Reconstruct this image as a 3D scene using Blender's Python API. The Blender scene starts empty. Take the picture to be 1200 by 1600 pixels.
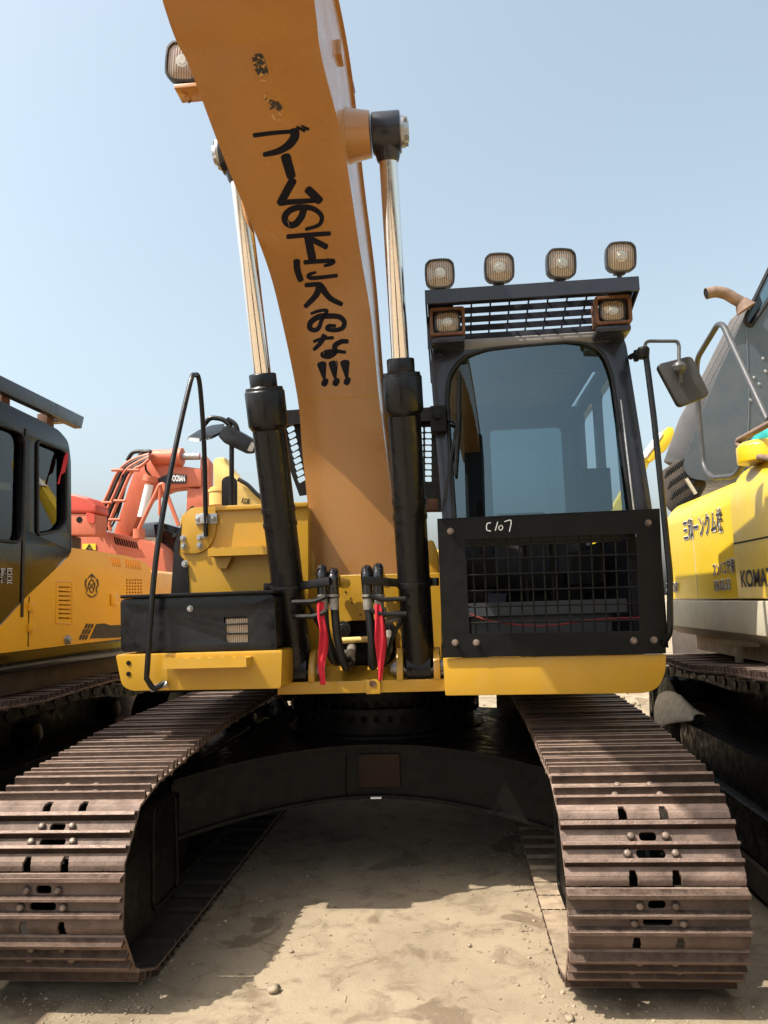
import bpy, bmesh, math, random
from math import sin, cos, pi, radians, atan2, hypot
from mathutils import Vector, Matrix, noise
from mathutils.geometry import tessellate_polygon
random.seed(7)
scn = bpy.context.scene
COL = scn.collection

# ------------------------------------------------------------------ camera
CAM = Vector((0.5483, -6.0708, 1.8238)); YAW, PITCH, ROLL, FPX = 0.0839, 0.1179, 0.0320, 1187.65
_f = Vector((-sin(YAW)*cos(PITCH), cos(YAW)*cos(PITCH), sin(PITCH)))
_r0 = Vector((cos(YAW), sin(YAW), 0)); _u0 = _r0.cross(_f)
_r = _r0*cos(ROLL) - _u0*sin(ROLL); _u = _r0*sin(ROLL) + _u0*cos(ROLL)
cd = bpy.data.cameras.new('camera'); cam = bpy.data.objects.new('camera', cd); COL.objects.link(cam)
cam.matrix_world = Matrix(((_r.x, _u.x, -_f.x, CAM.x), (_r.y, _u.y, -_f.y, CAM.y), (_r.z, _u.z, -_f.z, CAM.z), (0, 0, 0, 1)))
cd.sensor_fit = 'VERTICAL'; cd.sensor_height = 36; cd.lens = FPX/1600*36; cd.clip_start = .05; cd.clip_end = 2000
scn.camera = cam
# ------------------------------------------------------------------ sky, sun, exposure
SUN = Vector((-.565, -.31, 1.0)).normalized()
w = bpy.data.worlds.new('World'); scn.world = w; w.use_nodes = True
nt = w.node_tree; bg = nt.nodes['Background']
sky = nt.nodes.new('ShaderNodeTexSky'); sky.sky_type = 'NISHITA'; sky.sun_disc = False
sky.sun_elevation = math.asin(SUN.z); sky.sun_rotation = atan2(SUN.x, SUN.y)
sky.air_density = 1.25; sky.dust_density = 5.0; sky.ozone_density = 2.5; sky.altitude = 0
hz = nt.nodes.new('ShaderNodeHueSaturation'); hz.inputs['Saturation'].default_value = .62; hz.inputs['Hue'].default_value = .474; nt.links.new(sky.outputs[0], hz.inputs['Color'])
nt.links.new(hz.outputs[0], bg.inputs[0]); bg.inputs[1].default_value = .15
sl = bpy.data.lights.new('sun', 'SUN'); sl.energy = 4.3; sl.angle = radians(.55); sl.color = (1, .94, .84)
so = bpy.data.objects.new('sun', sl); COL.objects.link(so); so.rotation_euler = SUN.to_track_quat('Z', 'Y').to_euler()
so.location = (0, 0, 30)
vs = scn.view_settings; vs.view_transform = 'Standard'; vs.look = 'None'; vs.gamma = 1; vs.exposure = 0.78; vs.use_curve_mapping = False

# ------------------------------------------------------------------ points seen in the survey photo -> metres
def ray(px, py): return _f + _r*((px-600)/FPX) - _u*((py-800)/FPX)
def P(px, py, Y): d = ray(px, py); return CAM + d*((Y-CAM.y)/d.y)
def PX(px, py, X): d = ray(px, py); return CAM + d*((X-CAM.x)/d.x)
def PZ(px, py, Z): d = ray(px, py); return CAM + d*((Z-CAM.z)/d.z)
def PP(pts, Y): return [P(x, y, Y) for x, y in pts]
def PPX(pts, X): return [PX(x, y, X) for x, y in pts]

# ------------------------------------------------------------------ materials
def mat(name, col, rough=.5, metal=0, var=.12, vscale=4, dust=0, dustcol=(.40, .32, .22), bump=.0, bscale=60, coat=0, spots=0, spotcol=(.10, .05, .03), spotscale=25, rvar=.15, rnd=False, spec=.5, streak=0, dlo=.25):
    m = bpy.data.materials.new(name); m.use_nodes = True; N = m.node_tree.nodes; L = m.node_tree.links
    b = N['Principled BSDF']; b.inputs['Roughness'].default_value = rough; b.inputs['Metallic'].default_value = metal
    b.inputs['Coat Weight'].default_value = coat; b.inputs['Coat Roughness'].default_value = .12; b.inputs['Specular IOR Level'].default_value = spec
    tc = N.new('ShaderNodeTexCoord'); vec = tc.outputs['Object']
    if rnd:
        oi = N.new('ShaderNodeObjectInfo'); mu = N.new('ShaderNodeMath'); mu.operation = 'MULTIPLY'; mu.inputs[1].default_value = 37
        L.new(oi.outputs['Random'], mu.inputs[0]); ad = N.new('ShaderNodeVectorMath'); L.new(vec, ad.inputs[0]); L.new(mu.outputs[0], ad.inputs[1]); vec = ad.outputs[0]
    def nz(scale, detail=4, rgh=.6):
        n = N.new('ShaderNodeTexNoise'); n.inputs['Scale'].default_value = scale; n.inputs['Detail'].default_value = detail; n.inputs['Roughness'].default_value = rgh
        L.new(vec, n.inputs['Vector']); return n.outputs[0]
    def mp(s, a, b_, c, d):
        n = N.new('ShaderNodeMapRange'); L.new(s, n.inputs[0]); n.inputs[1].default_value = a; n.inputs[2].default_value = b_; n.inputs[3].default_value = c; n.inputs[4].default_value = d; return n.outputs[0]
    def mul(a, b_):
        n = N.new('ShaderNodeMath'); n.operation = 'MULTIPLY'; L.new(a, n.inputs[0])
        if isinstance(b_, (int, float)): n.inputs[1].default_value = b_
        else: L.new(b_, n.inputs[1])
        return n.outputs[0]
    def mix(fac, a, b_):
        n = N.new('ShaderNodeMix'); n.data_type = 'RGBA'; L.new(fac, n.inputs[0])
        for s, v in ((6, a), (7, b_)):
            if isinstance(v, tuple): n.inputs[s].default_value = (*v, 1)
            else: L.new(v, n.inputs[s])
        return n.outputs[2]
    big = nz(vscale)
    c = mix(mp(big, .3, .7, 0, 1), tuple(min(1, x*(1-var)) for x in col), tuple(min(1, x*(1+var)) for x in col))
    if rnd:
        tone = N.new('ShaderNodeMapRange'); L.new(oi.outputs['Random'], tone.inputs[0]); tone.inputs[3].default_value = .72; tone.inputs[4].default_value = 1.28
        vm = N.new('ShaderNodeVectorMath'); vm.operation = 'SCALE'; L.new(c, vm.inputs[0]); L.new(tone.outputs[0], vm.inputs['Scale']); c = vm.outputs[0]
    rs = mp(nz(vscale*5), .3, .7, max(.02, rough-rvar*.5), min(1, rough+rvar))
    if spots:
        sp = mp(nz(spotscale, 6, .7), .72-spots*.3, .76-spots*.3, 0, 1); c = mix(sp, c, spotcol)
    if streak:
        mpn = N.new('ShaderNodeMapping'); mpn.inputs['Scale'].default_value = (26, 26, 1.2); L.new(vec, mpn.inputs[0])
        n = N.new('ShaderNodeTexNoise'); n.inputs['Scale'].default_value = 1; n.inputs['Detail'].default_value = 5; L.new(mpn.outputs[0], n.inputs['Vector'])
        c = mix(mul(mp(n.outputs[0], .5, .8, 0, 1), streak), c, dustcol)
    if dust:
        g = N.new('ShaderNodeNewGeometry'); sx = N.new('ShaderNodeSeparateXYZ'); L.new(g.outputs['Normal'], sx.inputs[0])
        up = mp(sx.outputs[2], -.2 if dlo else .1, .9, dlo, 1.0); dn = mp(nz(vscale*2.5, 7, .7), .32, .72, 0, 1)
        c = mix(mul(mul(up, dn), dust), c, dustcol)
    L.new(c, b.inputs['Base Color']); L.new(rs, b.inputs['Roughness'])
    if bump:
        bn = N.new('ShaderNodeBump'); bn.inputs['Strength'].default_value = bump; bn.inputs['Distance'].default_value = .01
        L.new(nz(bscale, 6, .65), bn.inputs['Height']); L.new(bn.outputs[0], b.inputs['Normal'])
    return m
def glass(name, tint, ior=1.7, rough=.0, tintr=(1, 1, 1)):
    m = bpy.data.materials.new(name); m.use_nodes = True; N = m.node_tree.nodes; L = m.node_tree.links
    N.remove(N['Principled BSDF']); out = N['Material Output']
    tr = N.new('ShaderNodeBsdfTransparent'); tr.inputs[0].default_value = (*tint, 1)
    gl = N.new('ShaderNodeBsdfGlossy'); gl.inputs['Roughness'].default_value = rough; gl.inputs[0].default_value = (*tintr, 1)
    fr = N.new('ShaderNodeFresnel'); fr.inputs[0].default_value = ior
    mx = N.new('ShaderNodeMixShader'); L.new(fr.outputs[0], mx.inputs[0]); L.new(tr.outputs[0], mx.inputs[1]); L.new(gl.outputs[0], mx.inputs[2]); L.new(mx.outputs[0], out.inputs[0])
    return m
DUST = (.42, .34, .24)
M = dict(
 yellow=mat('yellow_paint', (.46, .245, .010), .38, streak=.12, var=.09, vscale=2.2, dust=.14, dustcol=(.45, .33, .16), bump=.06, bscale=9, coat=.2, spots=.13, spotscale=45),
 boom=mat('boom_paint_shaded', (.41, .192, .055), .28, var=.06, vscale=1.2, dust=.06, dustcol=(.5, .36, .2), bump=.05, bscale=4, coat=.5, spots=-.02, spotscale=60, streak=.05),  # same yellow paint, browner and darker: underside shade put into the colour
 black=mat('black_paint', (.005, .005, .0055), .3, spec=.3, var=.3, dust=.008, bump=.05, bscale=30, coat=.08, rvar=.2),
 matte=mat('dull_black_paint', (.0045, .0042, .004), .5, spec=.16, var=.35, dust=.015, bump=.15, bscale=40),
 under=mat('dusty_black_steel', (.003, .0029, .0028), .36, spec=.14, var=.4, vscale=3, dust=.014, bump=.15, bscale=25, rvar=.3),
 navy=mat('cab_paint', (.010, .012, .021), .33, spec=.35, var=.2, dust=.05, bump=.03, bscale=30, coat=.4),
 lid=mat('dusty_grey_roof', (.16, .16, .165), .6, var=.2, dust=.5, bump=.1),
 shoe=mat('rusty_track_steel', (.125, .082, .062), .66, spec=.3, var=.5, vscale=5, dlo=.04, dust=1.0, dustcol=(.32, .235, .185), bump=.5, bscale=70, spots=.25, spotcol=(.06, .035, .026), spotscale=18, rvar=.25, rnd=True),
 worn=mat('worn_grouser_steel', (.13, .082, .062), .42, metal=.4, var=.45, vscale=9, dlo=.04, dust=.9, dustcol=(.38, .275, .215), bump=.5, bscale=90, spots=.3, spotcol=(.16, .065, .03), spotscale=14, rnd=True),
 side=mat('rusty_shaded_grouser_side', (.045, .027, .019), .8, spec=.15, var=.5, vscale=9, dlo=.02, dust=.5, dustcol=(.25, .18, .14), bump=.5, bscale=80, spots=.2, spotcol=(.11, .045, .02), spotscale=14, rnd=True),  # rusty sides, darkened further so their shade sits in the colour
 bolt=mat('bolt_steel', (.17, .125, .10), .5, metal=.4, var=.25, vscale=30, dust=.2, rnd=True),
 zinc=mat('zinc_bolt', (.42, .42, .42), .35, metal=.8, var=.2, vscale=40),
 chrome=mat('chrome_rod', (.86, .80, .74), .10, metal=1, var=.04, rvar=.06, dust=.10),
 rubber=mat('hose_rubber', (.008, .008, .008), .42, spec=.3, var=.3, dust=.03, bump=.1, bscale=120),
 sleeve=mat('glossy_hose_sleeve', (.012, .011, .013), .2, var=.3, coat=.4),
 fitting=mat('hose_fitting', (.24, .22, .19), .45, metal=.4, var=.3, vscale=20, dust=.3),
 red=mat('red_cloth', (.50, .008, .024), .75, var=.18, vscale=30, bump=.25, bscale=90),
 lens=None, lamp=mat('lamp_housing', (.018, .018, .02), .4, var=.2, dust=.15),
 reflector=mat('lamp_reflector', (.55, .48, .38), .22, metal=.9, var=.06),
 rustbr=mat('rusty_bracket', (.13, .058, .030), .75, var=.35, vscale=20, bump=.4, bscale=60),
 decal=mat('navy_lettering', (.006, .007, .016), .55, spec=.2, var=.2),
 scuff=mat('scuffed_decal', (.035, .03, .03), .7, var=.4, vscale=40, spots=.6, spotcol=(.55, .30, .09), spotscale=45),
 bare=mat('primer_spot', (.62, .40, .22), .7, var=.3),
 chalk=mat('chalk', (.75, .75, .72), .9, var=.15, vscale=90),
 white=mat('white_print', (.80, .80, .78), .5, var=.06),
 ink=mat('black_print', (.02, .02, .03), .5),
 brownpl=mat('brown_plate', (.022, .012, .007), .6, spec=.12, var=.25),
 amber=mat('amber_paint', (.97, .47, .02), .32, var=.05, vscale=1.5, dust=.04, bump=.03, bscale=7, coat=.4),
 kblack=mat('piano_black', (.005, .005, .005), .12, spec=.27, var=.1, dust=.02, coat=0, rvar=.06, bump=.02, bscale=3),
 grime=mat('grimy_underframe', (.055, .042, .035), .7, var=.4, dust=.35),
 kyel=mat('bright_yellow_paint', (.74, .50, .008), .36, var=.05, vscale=1.5, dust=.15, dustcol=(.62, .5, .25), bump=.03, bscale=6, coat=.3, streak=.12),
 kgrey=mat('pale_grey_rail', (.55, .50, .38), .5, var=.1, dust=.4),
 grey=mat('grey_cab_paint', (.055, .072, .09), .3, var=.12, vscale=1.4, dust=.15, coat=.3, bump=.04, bscale=10, spots=.03, spotcol=(.4, .38, .34), spotscale=30),
 mirrorback=mat('mirror_back_plastic', (.022, .021, .020), .5, var=.25, dust=.12),
 rail=mat('grey_handrail', (.045, .047, .05), .4, var=.2, dust=.10),
 salmon=mat('salmon_paint', (.56, .135, .065), .5, var=.10, vscale=1.5, dust=.15, dustcol=(.66, .38, .27), streak=.1),
 dred=mat('red_paint', (.52, .055, .03), .4, var=.1, dust=.12),
 pale=mat('pale_yellow_paint', (.72, .48, .13), .5, var=.12, dust=.3, dustcol=(.6, .5, .32)),
 exh=mat('rusty_exhaust', (.19, .125, .09), .75, var=.3, vscale=12, bump=.3),
 blockm=mat('rusty_block', (.21, .125, .085), .85, var=.35, vscale=9, dust=.4, bump=.6, bscale=50),
 stone=mat('pale_stone', (.27, .215, .145), .9, var=.45, vscale=9, bump=.5, bscale=40),
 teal=mat('teal_cloth', (.02, .33, .33), .7, var=.2, bump=.2),
 bark=mat('bare_twig', (.16, .125, .10), .9, var=.2),
 seat=mat('seat_cloth', (.012, .013, .015), .85, var=.2),
 interior=mat('cab_lining', (.03, .034, .04), .7, var=.15),
 redwire=mat('red_wire', (.16, .008, .008), .6), sign=mat('warning_sign', (.75, .6, .03), .5),
 inner_shade=mat('shaded_inner_sand', (.030, .022, .016), .95, var=.35, vscale=14, bump=.6, bscale=40, rnd=True),  # sand of the inner faces, near black: shade put into its colour
 sandy=mat('sunlit_inner_sand', (.27, .205, .135), .95, var=.4, vscale=10, bump=.5, bscale=40, spots=.3, spotcol=(.12, .08, .05), spotscale=9, rnd=True),  # sunlit copy of the inner-face sand, for the right track
 mud=mat('dried_mud', (.50, .41, .29), .95, var=.25, vscale=18, bump=.6, bscale=40),
)
M['glass'] = glass('windscreen_glass', (.30, .38, .42), 2.1, tintr=(.68, .9, 1.0))
M['sideglass'] = glass('side_window_glass', (.48, .56, .58), 1.55)
M['mirror'] = mat('mirror_glass', (.9, .9, .9), .03, metal=1, var=.01, rvar=.01)
def lens_mat():
    m = bpy.data.materials.new('ribbed_lens'); m.use_nodes = True; N = m.node_tree.nodes; L = m.node_tree.links; b = N['Principled BSDF']
    b.inputs['Base Color'].default_value = (.62, .49, .36, 1); b.inputs['Roughness'].default_value = .16; b.inputs['Coat Weight'].default_value = 1
    tc = N.new('ShaderNodeTexCoord'); wv = N.new('ShaderNodeTexWave'); wv.inputs['Scale'].default_value = 24; wv.inputs['Distortion'].default_value = .2; wv.bands_direction = 'X'
    L.new(tc.outputs['Object'], wv.inputs[0]); bn = N.new('ShaderNodeBump'); bn.inputs['Strength'].default_value = .5; bn.inputs['Distance'].default_value = .004
    L.new(wv.outputs[0], bn.inputs['Height']); L.new(bn.outputs[0], b.inputs['Normal'])
    r = N.new('ShaderNodeMix'); r.data_type = 'RGBA'; L.new(wv.outputs[0], r.inputs[0]); r.inputs[6].default_value = (.12, .085, .055, 1); r.inputs[7].default_value = (.40, .30, .205, 1); L.new(r.outputs[2], b.inputs['Base Color'])
    return m
M['lens'] = lens_mat()

# ------------------------------------------------------------------ mesh builder
class MB:
    def __init__(s): s.v = []; s.f = []; s.m = []
    def add(s, vs, fs, m=0):
        n = len(s.v); s.v += [tuple(v) for v in vs]; s.f += [tuple(i+n for i in f) for f in fs]; s.m += [m]*len(fs); return s
    def box(s, x0, x1, y0, y1, z0, z1, m=0):
        return s.add([(x, y, z) for x in (x0, x1) for y in (y0, y1) for z in (z0, z1)], [(0, 1, 3, 2), (4, 6, 7, 5), (0, 4, 5, 1), (2, 3, 7, 6), (0, 2, 6, 4), (1, 5, 7, 3)], m)
    def obox(s, c, ax, ay, az, m=0):
        c = Vector(c); ax, ay, az = Vector(ax), Vector(ay), Vector(az)
        return s.add([c+ax*i+ay*j+az*k for i in (-1, 1) for j in (-1, 1) for k in (-1, 1)], [(0, 1, 3, 2), (4, 6, 7, 5), (0, 4, 5, 1), (2, 3, 7, 6), (0, 2, 6, 4), (1, 5, 7, 3)], m)
    def bar(s, a, b, w, h, up=(0, 0, 1), m=0):
        a, b = Vector(a), Vector(b); d = (b-a); n = d.cross(Vector(up)).normalized(); u = n.cross(d).normalized()
        return s.obox((a+b)/2, d/2, n*w/2, u*h/2, m)
    def plate(s, outer, holes=(), t=(0, .01, 0), m=0):
        loops = [[Vector(p) for p in outer]]+[[Vector(p) for p in h] for h in holes]; t = Vector(t)
        tris = tessellate_polygon(loops); flat = [p for l in loops for p in l]; n = len(flat)
        fs = [tuple(x) for x in tris]+[tuple(i+n for i in reversed(x)) for x in tris]; k = 0
        for l in loops:
            c = len(l)
            for i in range(c): a, b = k+i, k+(i+1) % c; fs.append((a, b, b+n, a+n))
            k += c
        return s.add(flat+[p+t for p in flat], fs, m)
    def prism(s, poly, axis, a, b, m=0):
        def q(p, w): return {'X': (w, p[0], p[1]), 'Y': (p[0], w, p[1]), 'Z': (p[0], p[1], w)}[axis]
        o = [q(p, a) for p in poly]; t = Vector(q(poly[0], b))-Vector(o[0]); return s.plate(o, (), t, m)
    def tube(s, path, r, seg=10, m=0, closed=False, caps=True):
        p = [Vector(x) for x in path]; n = len(p); rr = r if isinstance(r, (list, tuple)) else [r]*n; up = None; vs_ = []
        for i in range(n):
            if closed: t = p[(i+1) % n]-p[i-1]
            else: t = p[min(i+1, n-1)]-p[max(i-1, 0)]
            t = t.normalized() if t.length else Vector((0, 0, 1))
            if up is None: up = t.cross(Vector((0, 0, 1)) if abs(t.z) < .9 else Vector((1, 0, 0))).normalized()
            u = (up-t*up.dot(t))
            u = u.normalized() if u.length > 1e-6 else t.orthogonal().normalized()
            up = u; v = t.cross(u)
            vs_ += [p[i]+(u*cos(2*pi*k/seg)+v*sin(2*pi*k/seg))*rr[i] for k in range(seg)]
        fs = []
        for i in range(n if closed else n-1):
            for k in range(seg):
                a = i*seg+k; b = i*seg+(k+1) % seg; j = ((i+1) % n)*seg
                fs.append((a, b, j+(k+1) % seg, j+k))
        if caps and not closed: fs += [tuple(reversed(range(seg))), tuple(range((n-1)*seg, n*seg))]
        return s.add(vs_, fs, m)
    def cyl(s, a, b, r0, r1=None, seg=24, m=0): return s.tube([a, b], [r0, r0 if r1 is None else r1], seg, m)
    def lathe(s, a, d, prof, seg=32, m=0):
        d = Vector(d).normalized(); a = Vector(a); return s.tube_fixed([a+d*h for h, _ in prof], [r for _, r in prof], d, seg, m)
    def tube_fixed(s, pts, rr, d, seg, m):
        u = d.orthogonal().normalized(); v = d.cross(u); vs_ = []; n = len(pts)
        for p, r in zip(pts, rr): vs_ += [p+(u*cos(2*pi*k/seg)+v*sin(2*pi*k/seg))*r for k in range(seg)]
        fs = [(i*seg+k, i*seg+(k+1) % seg, (i+1)*seg+(k+1) % seg, (i+1)*seg+k) for i in range(n-1) for k in range(seg)]
        fs += [tuple(reversed(range(seg))), tuple(range((n-1)*seg, n*seg))]
        return s.add(vs_, fs, m)
    def bolt(s, p, d, r, h, m=0):
        p = Vector(p); d = Vector(d).normalized()
        s.lathe(p, d, [(0, r*1.35), (h*.18, r*1.35)], 14, m); return s.lathe(p+d*h*.18, d, [(0, r), (h*.62, r), (h*.82, r*.8)], 6, m)
    def grid(s, rows, m=0, closed=False):
        n = len(rows[0]); vs_ = [p for r in rows for p in r]; fs = []
        for i in range(len(rows)-1):
            for k in range(n if closed else n-1): fs.append((i*n+k, i*n+(k+1) % n, (i+1)*n+(k+1) % n, (i+1)*n+k))
        return s.add(vs_, fs, m)
    def mesh(s, name, mats, bevel=0, seg=2, angle=35, recalc=True):
        me = bpy.data.meshes.new(name); me.from_pydata(s.v, [], s.f)
        for i, p in enumerate(me.polygons): p.material_index = s.m[i]
        mats = mats if isinstance(mats, (list, tuple)) else [mats]
        for x in mats: me.materials.append(M[x] if isinstance(x, str) else x)
        bm = bmesh.new(); bm.from_mesh(me)
        if recalc: bmesh.ops.recalc_face_normals(bm, faces=bm.faces[:])
        if bevel:
            bmesh.ops.dissolve_limit(bm, angle_limit=radians(.5), verts=bm.verts[:], edges=bm.edges[:], delimit={'MATERIAL'})
            es = [e for e in bm.edges if len(e.link_faces) == 2 and e.calc_face_angle(0) > radians(28)]
            bmesh.ops.bevel(bm, geom=es, offset=bevel, segments=seg, profile=.6, affect='EDGES', clamp_overlap=True)
        bm.to_mesh(me); bm.free(); me.shade_smooth(); me.set_sharp_from_angle(angle=radians(angle)); me.update(); return me
    def build(s, name, mats, parent=None, bevel=0, seg=2, angle=35, label=None, kind=None, recalc=True):
        o = bpy.data.objects.new(name, s.mesh(name, mats, bevel, seg, angle, recalc)); COL.objects.link(o); attach(o, parent)
        if label: o['label'] = label
        if kind: o['kind'] = kind
        return o
LOC = {}
def attach(o, parent):
    if parent is None: return
    o.parent = parent
    if parent.name in LOC: o.matrix_parent_inverse = Matrix.Translation(-LOC[parent.name])
def thing(name, loc, label, cat, group=None):
    o = bpy.data.objects.new(name, None); COL.objects.link(o); o.location = loc; LOC[o.name] = Vector(loc); o.empty_display_size = .2
    o['label'] = label; o['category'] = cat
    if group: o['group'] = group
    return o
def tag(o, label, cat, group=None):
    o['label'] = label; o['category'] = cat
    if group: o['group'] = group
    return o
def smooth_path(pts, n=8, closed=False):
    p = [Vector(x) for x in pts]; out = []; c = len(p)
    for i in range(c if closed else c-1):
        g = lambda k: p[k % c] if closed else p[max(0, min(c-1, k))]
        a, b, d, e = g(i-1), g(i), g(i+1), g(i+2)
        for k in range(n):
            t = k/n; out.append(.5*((2*b)+(d-a)*t+(2*a-5*b+4*d-e)*t*t+(3*b-a-3*d+e)*t**3))
    if not closed: out.append(p[-1])
    return out
def rnd_path(pts, r=.05, n=5):     # bent tube: corners rounded
    p = [Vector(x) for x in pts]; out = [p[0]]
    for i in range(1, len(p)-1):
        a, b, c = p[i-1], p[i], p[i+1]; u = (a-b); v = (c-b); k = min(r, u.length*.45, v.length*.45); A = b+u.normalized()*k; B = b+v.normalized()*k
        for j in range(n+1): t = j/n; out.append(A*(1-t)**2+b*2*t*(1-t)+B*t*t)
    return out+[p[-1]]
def rpoly(pts, r, n=4):            # closed polygon with rounded corners (2D or 3D)
    p = [Vector(x) for x in pts]; out = []; c = len(p); rs = r if isinstance(r, (list, tuple)) else [r]*c
    for i in range(c):
        a, b, d = p[i-1], p[i], p[(i+1) % c]; u = a-b; v = d-b; k = min(rs[i], u.length*.48, v.length*.48)
        if k <= 1e-6: out.append(b); continue
        A = b+u.normalized()*k; B = b+v.normalized()*k
        for j in range(n+1): t = j/n; out.append(A*(1-t)**2+b*2*t*(1-t)+B*t*t)
    return out
def text_obj(name, body, fr, size, mats, parent, off=0, depth=.0015, width=None, label=None, flip=False):
    # fr = (origin, x axis, y axis): lettering laid on a real surface
    c = bpy.data.curves.new('lettering', 'FONT'); c.body = body; c.size = 1; c.offset = off; c.extrude = .0; c.align_x = 'LEFT'
    t = bpy.data.objects.new('lettering_tmp', c); COL.objects.link(t)
    def mk(o_): c.offset = o_; dg = bpy.context.evaluated_depsgraph_get(); dg.update(); return bpy.data.meshes.new_from_object(t.evaluated_get(dg))
    ref = mk(0); me = mk(off); bpy.data.objects.remove(t)
    xs = [v.co.x for v in ref.vertices]; x0, x1 = min(xs), max(xs); ys = [v.co.y for v in ref.vertices]; y0 = min(ys); y1 = max(ys); bpy.data.meshes.remove(ref)
    o3, ax, ay = Vector(fr[0]), Vector(fr[1]), Vector(fr[2]); nn = ax.cross(ay).normalized()
    for v in me.vertices: v.co = o3+ax*((v.co.x-x0)/(x1-x0))+ay*((v.co.y-y0)/(y1-y0))+nn*depth
    me.materials.clear(); me.materials.append(M[mats]); ob = bpy.data.objects.new(name, me); COL.objects.link(ob); attach(ob, parent)
    if label: ob['label'] = label
    return ob

# ------------------------------------------------------------------ ground
def ground_mat():
    m = bpy.data.materials.new('dusty_yard'); m.use_nodes = True; N = m.node_tree.nodes; L = m.node_tree.links; b = N['Principled BSDF']
    tc = N.new('ShaderNodeTexCoord'); b.inputs['Roughness'].default_value = .92; b.inputs['Specular IOR Level'].default_value = .2
    def nz(s, d=6, r=.6, dist=0):
        n = N.new('ShaderNodeTexNoise'); n.inputs['Scale'].default_value = s; n.inputs['Detail'].default_value = d; n.inputs['Roughness'].default_value = r; n.inputs['Distortion'].default_value = dist
        L.new(tc.outputs['Object'], n.inputs['Vector']); return n.outputs[0]
    def mp(s, a, c, x, y):
        n = N.new('ShaderNodeMapRange'); n.interpolation_type = 'SMOOTHSTEP'; L.new(s, n.inputs[0])
        for i, v in enumerate((a, c, x, y)): n.inputs[i+1].default_value = v
        return n.outputs[0]
    def mix(f, a, c):
        n = N.new('ShaderNodeMix'); n.data_type = 'RGBA'; L.new(f, n.inputs[0])
        for s, v in ((6, a), (7, c)):
            if isinstance(v, tuple): n.inputs[s].default_value = (*v, 1)
            else: L.new(v, n.inputs[s])
        return n.outputs[2]
    c = mix(mp(nz(1.1, 5, .6, .4), .35, .68, 0, 1), (.365, .292, .196), (.275, .218, .145))
    c = mix(mp(nz(5.5, 6, .65, .6), .48, .68, 0, .8), c, (.20, .15, .098))
    c = mix(mp(nz(1.7, 4, .55, .9), .57, .64, 0, .75), c, (.155, .11, .07))      # old oil and damp marks
    c = mix(mp(nz(38, 8, .8), .56, .70, 0, .55), c, (.155, .118, .08))
    c = mix(mp(nz(120, 3, .7), .55, .75, 0, .4), c, (.43, .365, .265))
    L.new(c, b.inputs['Base Color'])
    bn = N.new('ShaderNodeBump'); bn.inputs['Strength'].default_value = .7; bn.inputs['Distance'].default_value = .012
    ad = N.new('ShaderNodeMath'); L.new(nz(30, 8, .75), ad.inputs[0]); L.new(nz(150, 4, .7), ad.inputs[1]); L.new(ad.outputs[0], bn.inputs['Height']); L.new(bn.outputs[0], b.inputs['Normal'])
    return m
M['ground'] = ground_mat()
def axis(lo, hi, fine0, fine1, fs, cs):
    a = []; x = fine0
    while x < fine1: a.append(x); x += fs
    x = fine1; st = fs
    while x < hi: a.append(x); st = min(cs, st*1.35); x += st
    a.append(hi); x = fine0; st = fs; lo_l = []
    while x > lo: st = min(cs, st*1.35); x -= st; lo_l.append(max(x, lo))
    return sorted(set(lo_l))+a
xs = axis(-400, 400, -3, 4, .07, 60); ys = axis(-150, 700, -4, 7, .07, 60)
def gz(x, y):
    z = noise.noise(Vector((x*.9, y*.9, 1)))*.012+noise.noise(Vector((x*4, y*4, 5)))*.005
    if y > 2.6: z += min(1, (y-2.6)/2)*(noise.noise(Vector((x*2.3, y*2.3, 9)))*.06+noise.noise(Vector((x*7, y*7, 3)))*.035)
    return z-.006
mb = MB(); mb.grid([[(x, y, gz(x, y)) for x in xs] for y in ys])
g = mb.build('ground', 'ground', recalc=False, angle=80); g['kind'] = 'structure'

# ------------------------------------------------------------------ crawler tracks (shared by the machines)
SW, HW = .76, .38
def shoe_mesh(inner='inner_shade'):
    mb = MB(); L0, L1 = -.108, .125; Z0 = .0
    def slot(cx, cy, w, h): return rpoly([(cx-w/2, cy-h/2, Z0), (cx+w/2, cy-h/2, Z0), (cx+w/2, cy+h/2, Z0), (cx-w/2, cy+h/2, Z0)], h*.48, 4)
    n1 = [(-.105, .135, Z0), (-.075, .135, Z0), (-.072, .098, Z0), (-.108, .098, Z0)]
    outer = [(-HW, L0, Z0), (HW, L0, Z0), (HW, L1, Z0),
             (.108, L1, Z0), (.103, .099, Z0), (.079, .099, Z0), (.074, L1, Z0), (-.074, L1, Z0), (-.079, .099, Z0), (-.103, .099, Z0), (-.108, L1, Z0), (-HW, L1, Z0)]
    mb.plate(outer, [slot(0, -.038, .075, .036), slot(0, .034, .125, .036)], (0, 0, .015), 0)
    for xa, xb in ((-HW+.002, -.110), (-.072, .072), (.110, HW-.002)): mb.prism([(.124, .0005), (.124, .0145), (.140, .010), (.158, -.008), (.152, -.018), (.138, -.006)], 'X', xa, xb, 0)
    for y, h, t in ((-.088, .046, .026), (-.002, .042, .021), (.068, .042, .023)):
        mb.prism([(y-t/2-.006, .0145), (y-t/2, h*.7), (y-t/2+.003, h+.008), (y+t/2-.003, h+.008), (y+t/2, h*.7), (y+t/2+.008, .0145)], 'X', -HW+.001, HW-.001, 1)
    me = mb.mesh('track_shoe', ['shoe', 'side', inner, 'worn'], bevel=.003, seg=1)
    for p in me.polygons:
        if p.material_index == 1 and p.normal.z > .55: p.material_index = 3      # polished tops of the grousers
        if p.normal.z < -.3 and p.center.z < .012: p.material_index = 2      # sandy inner face
    return me
SHOE = shoe_mesh(); SHOE_SANDY = shoe_mesh('sandy')  # shade-dark inner faces by default, sunlit sand for the right track
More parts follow.
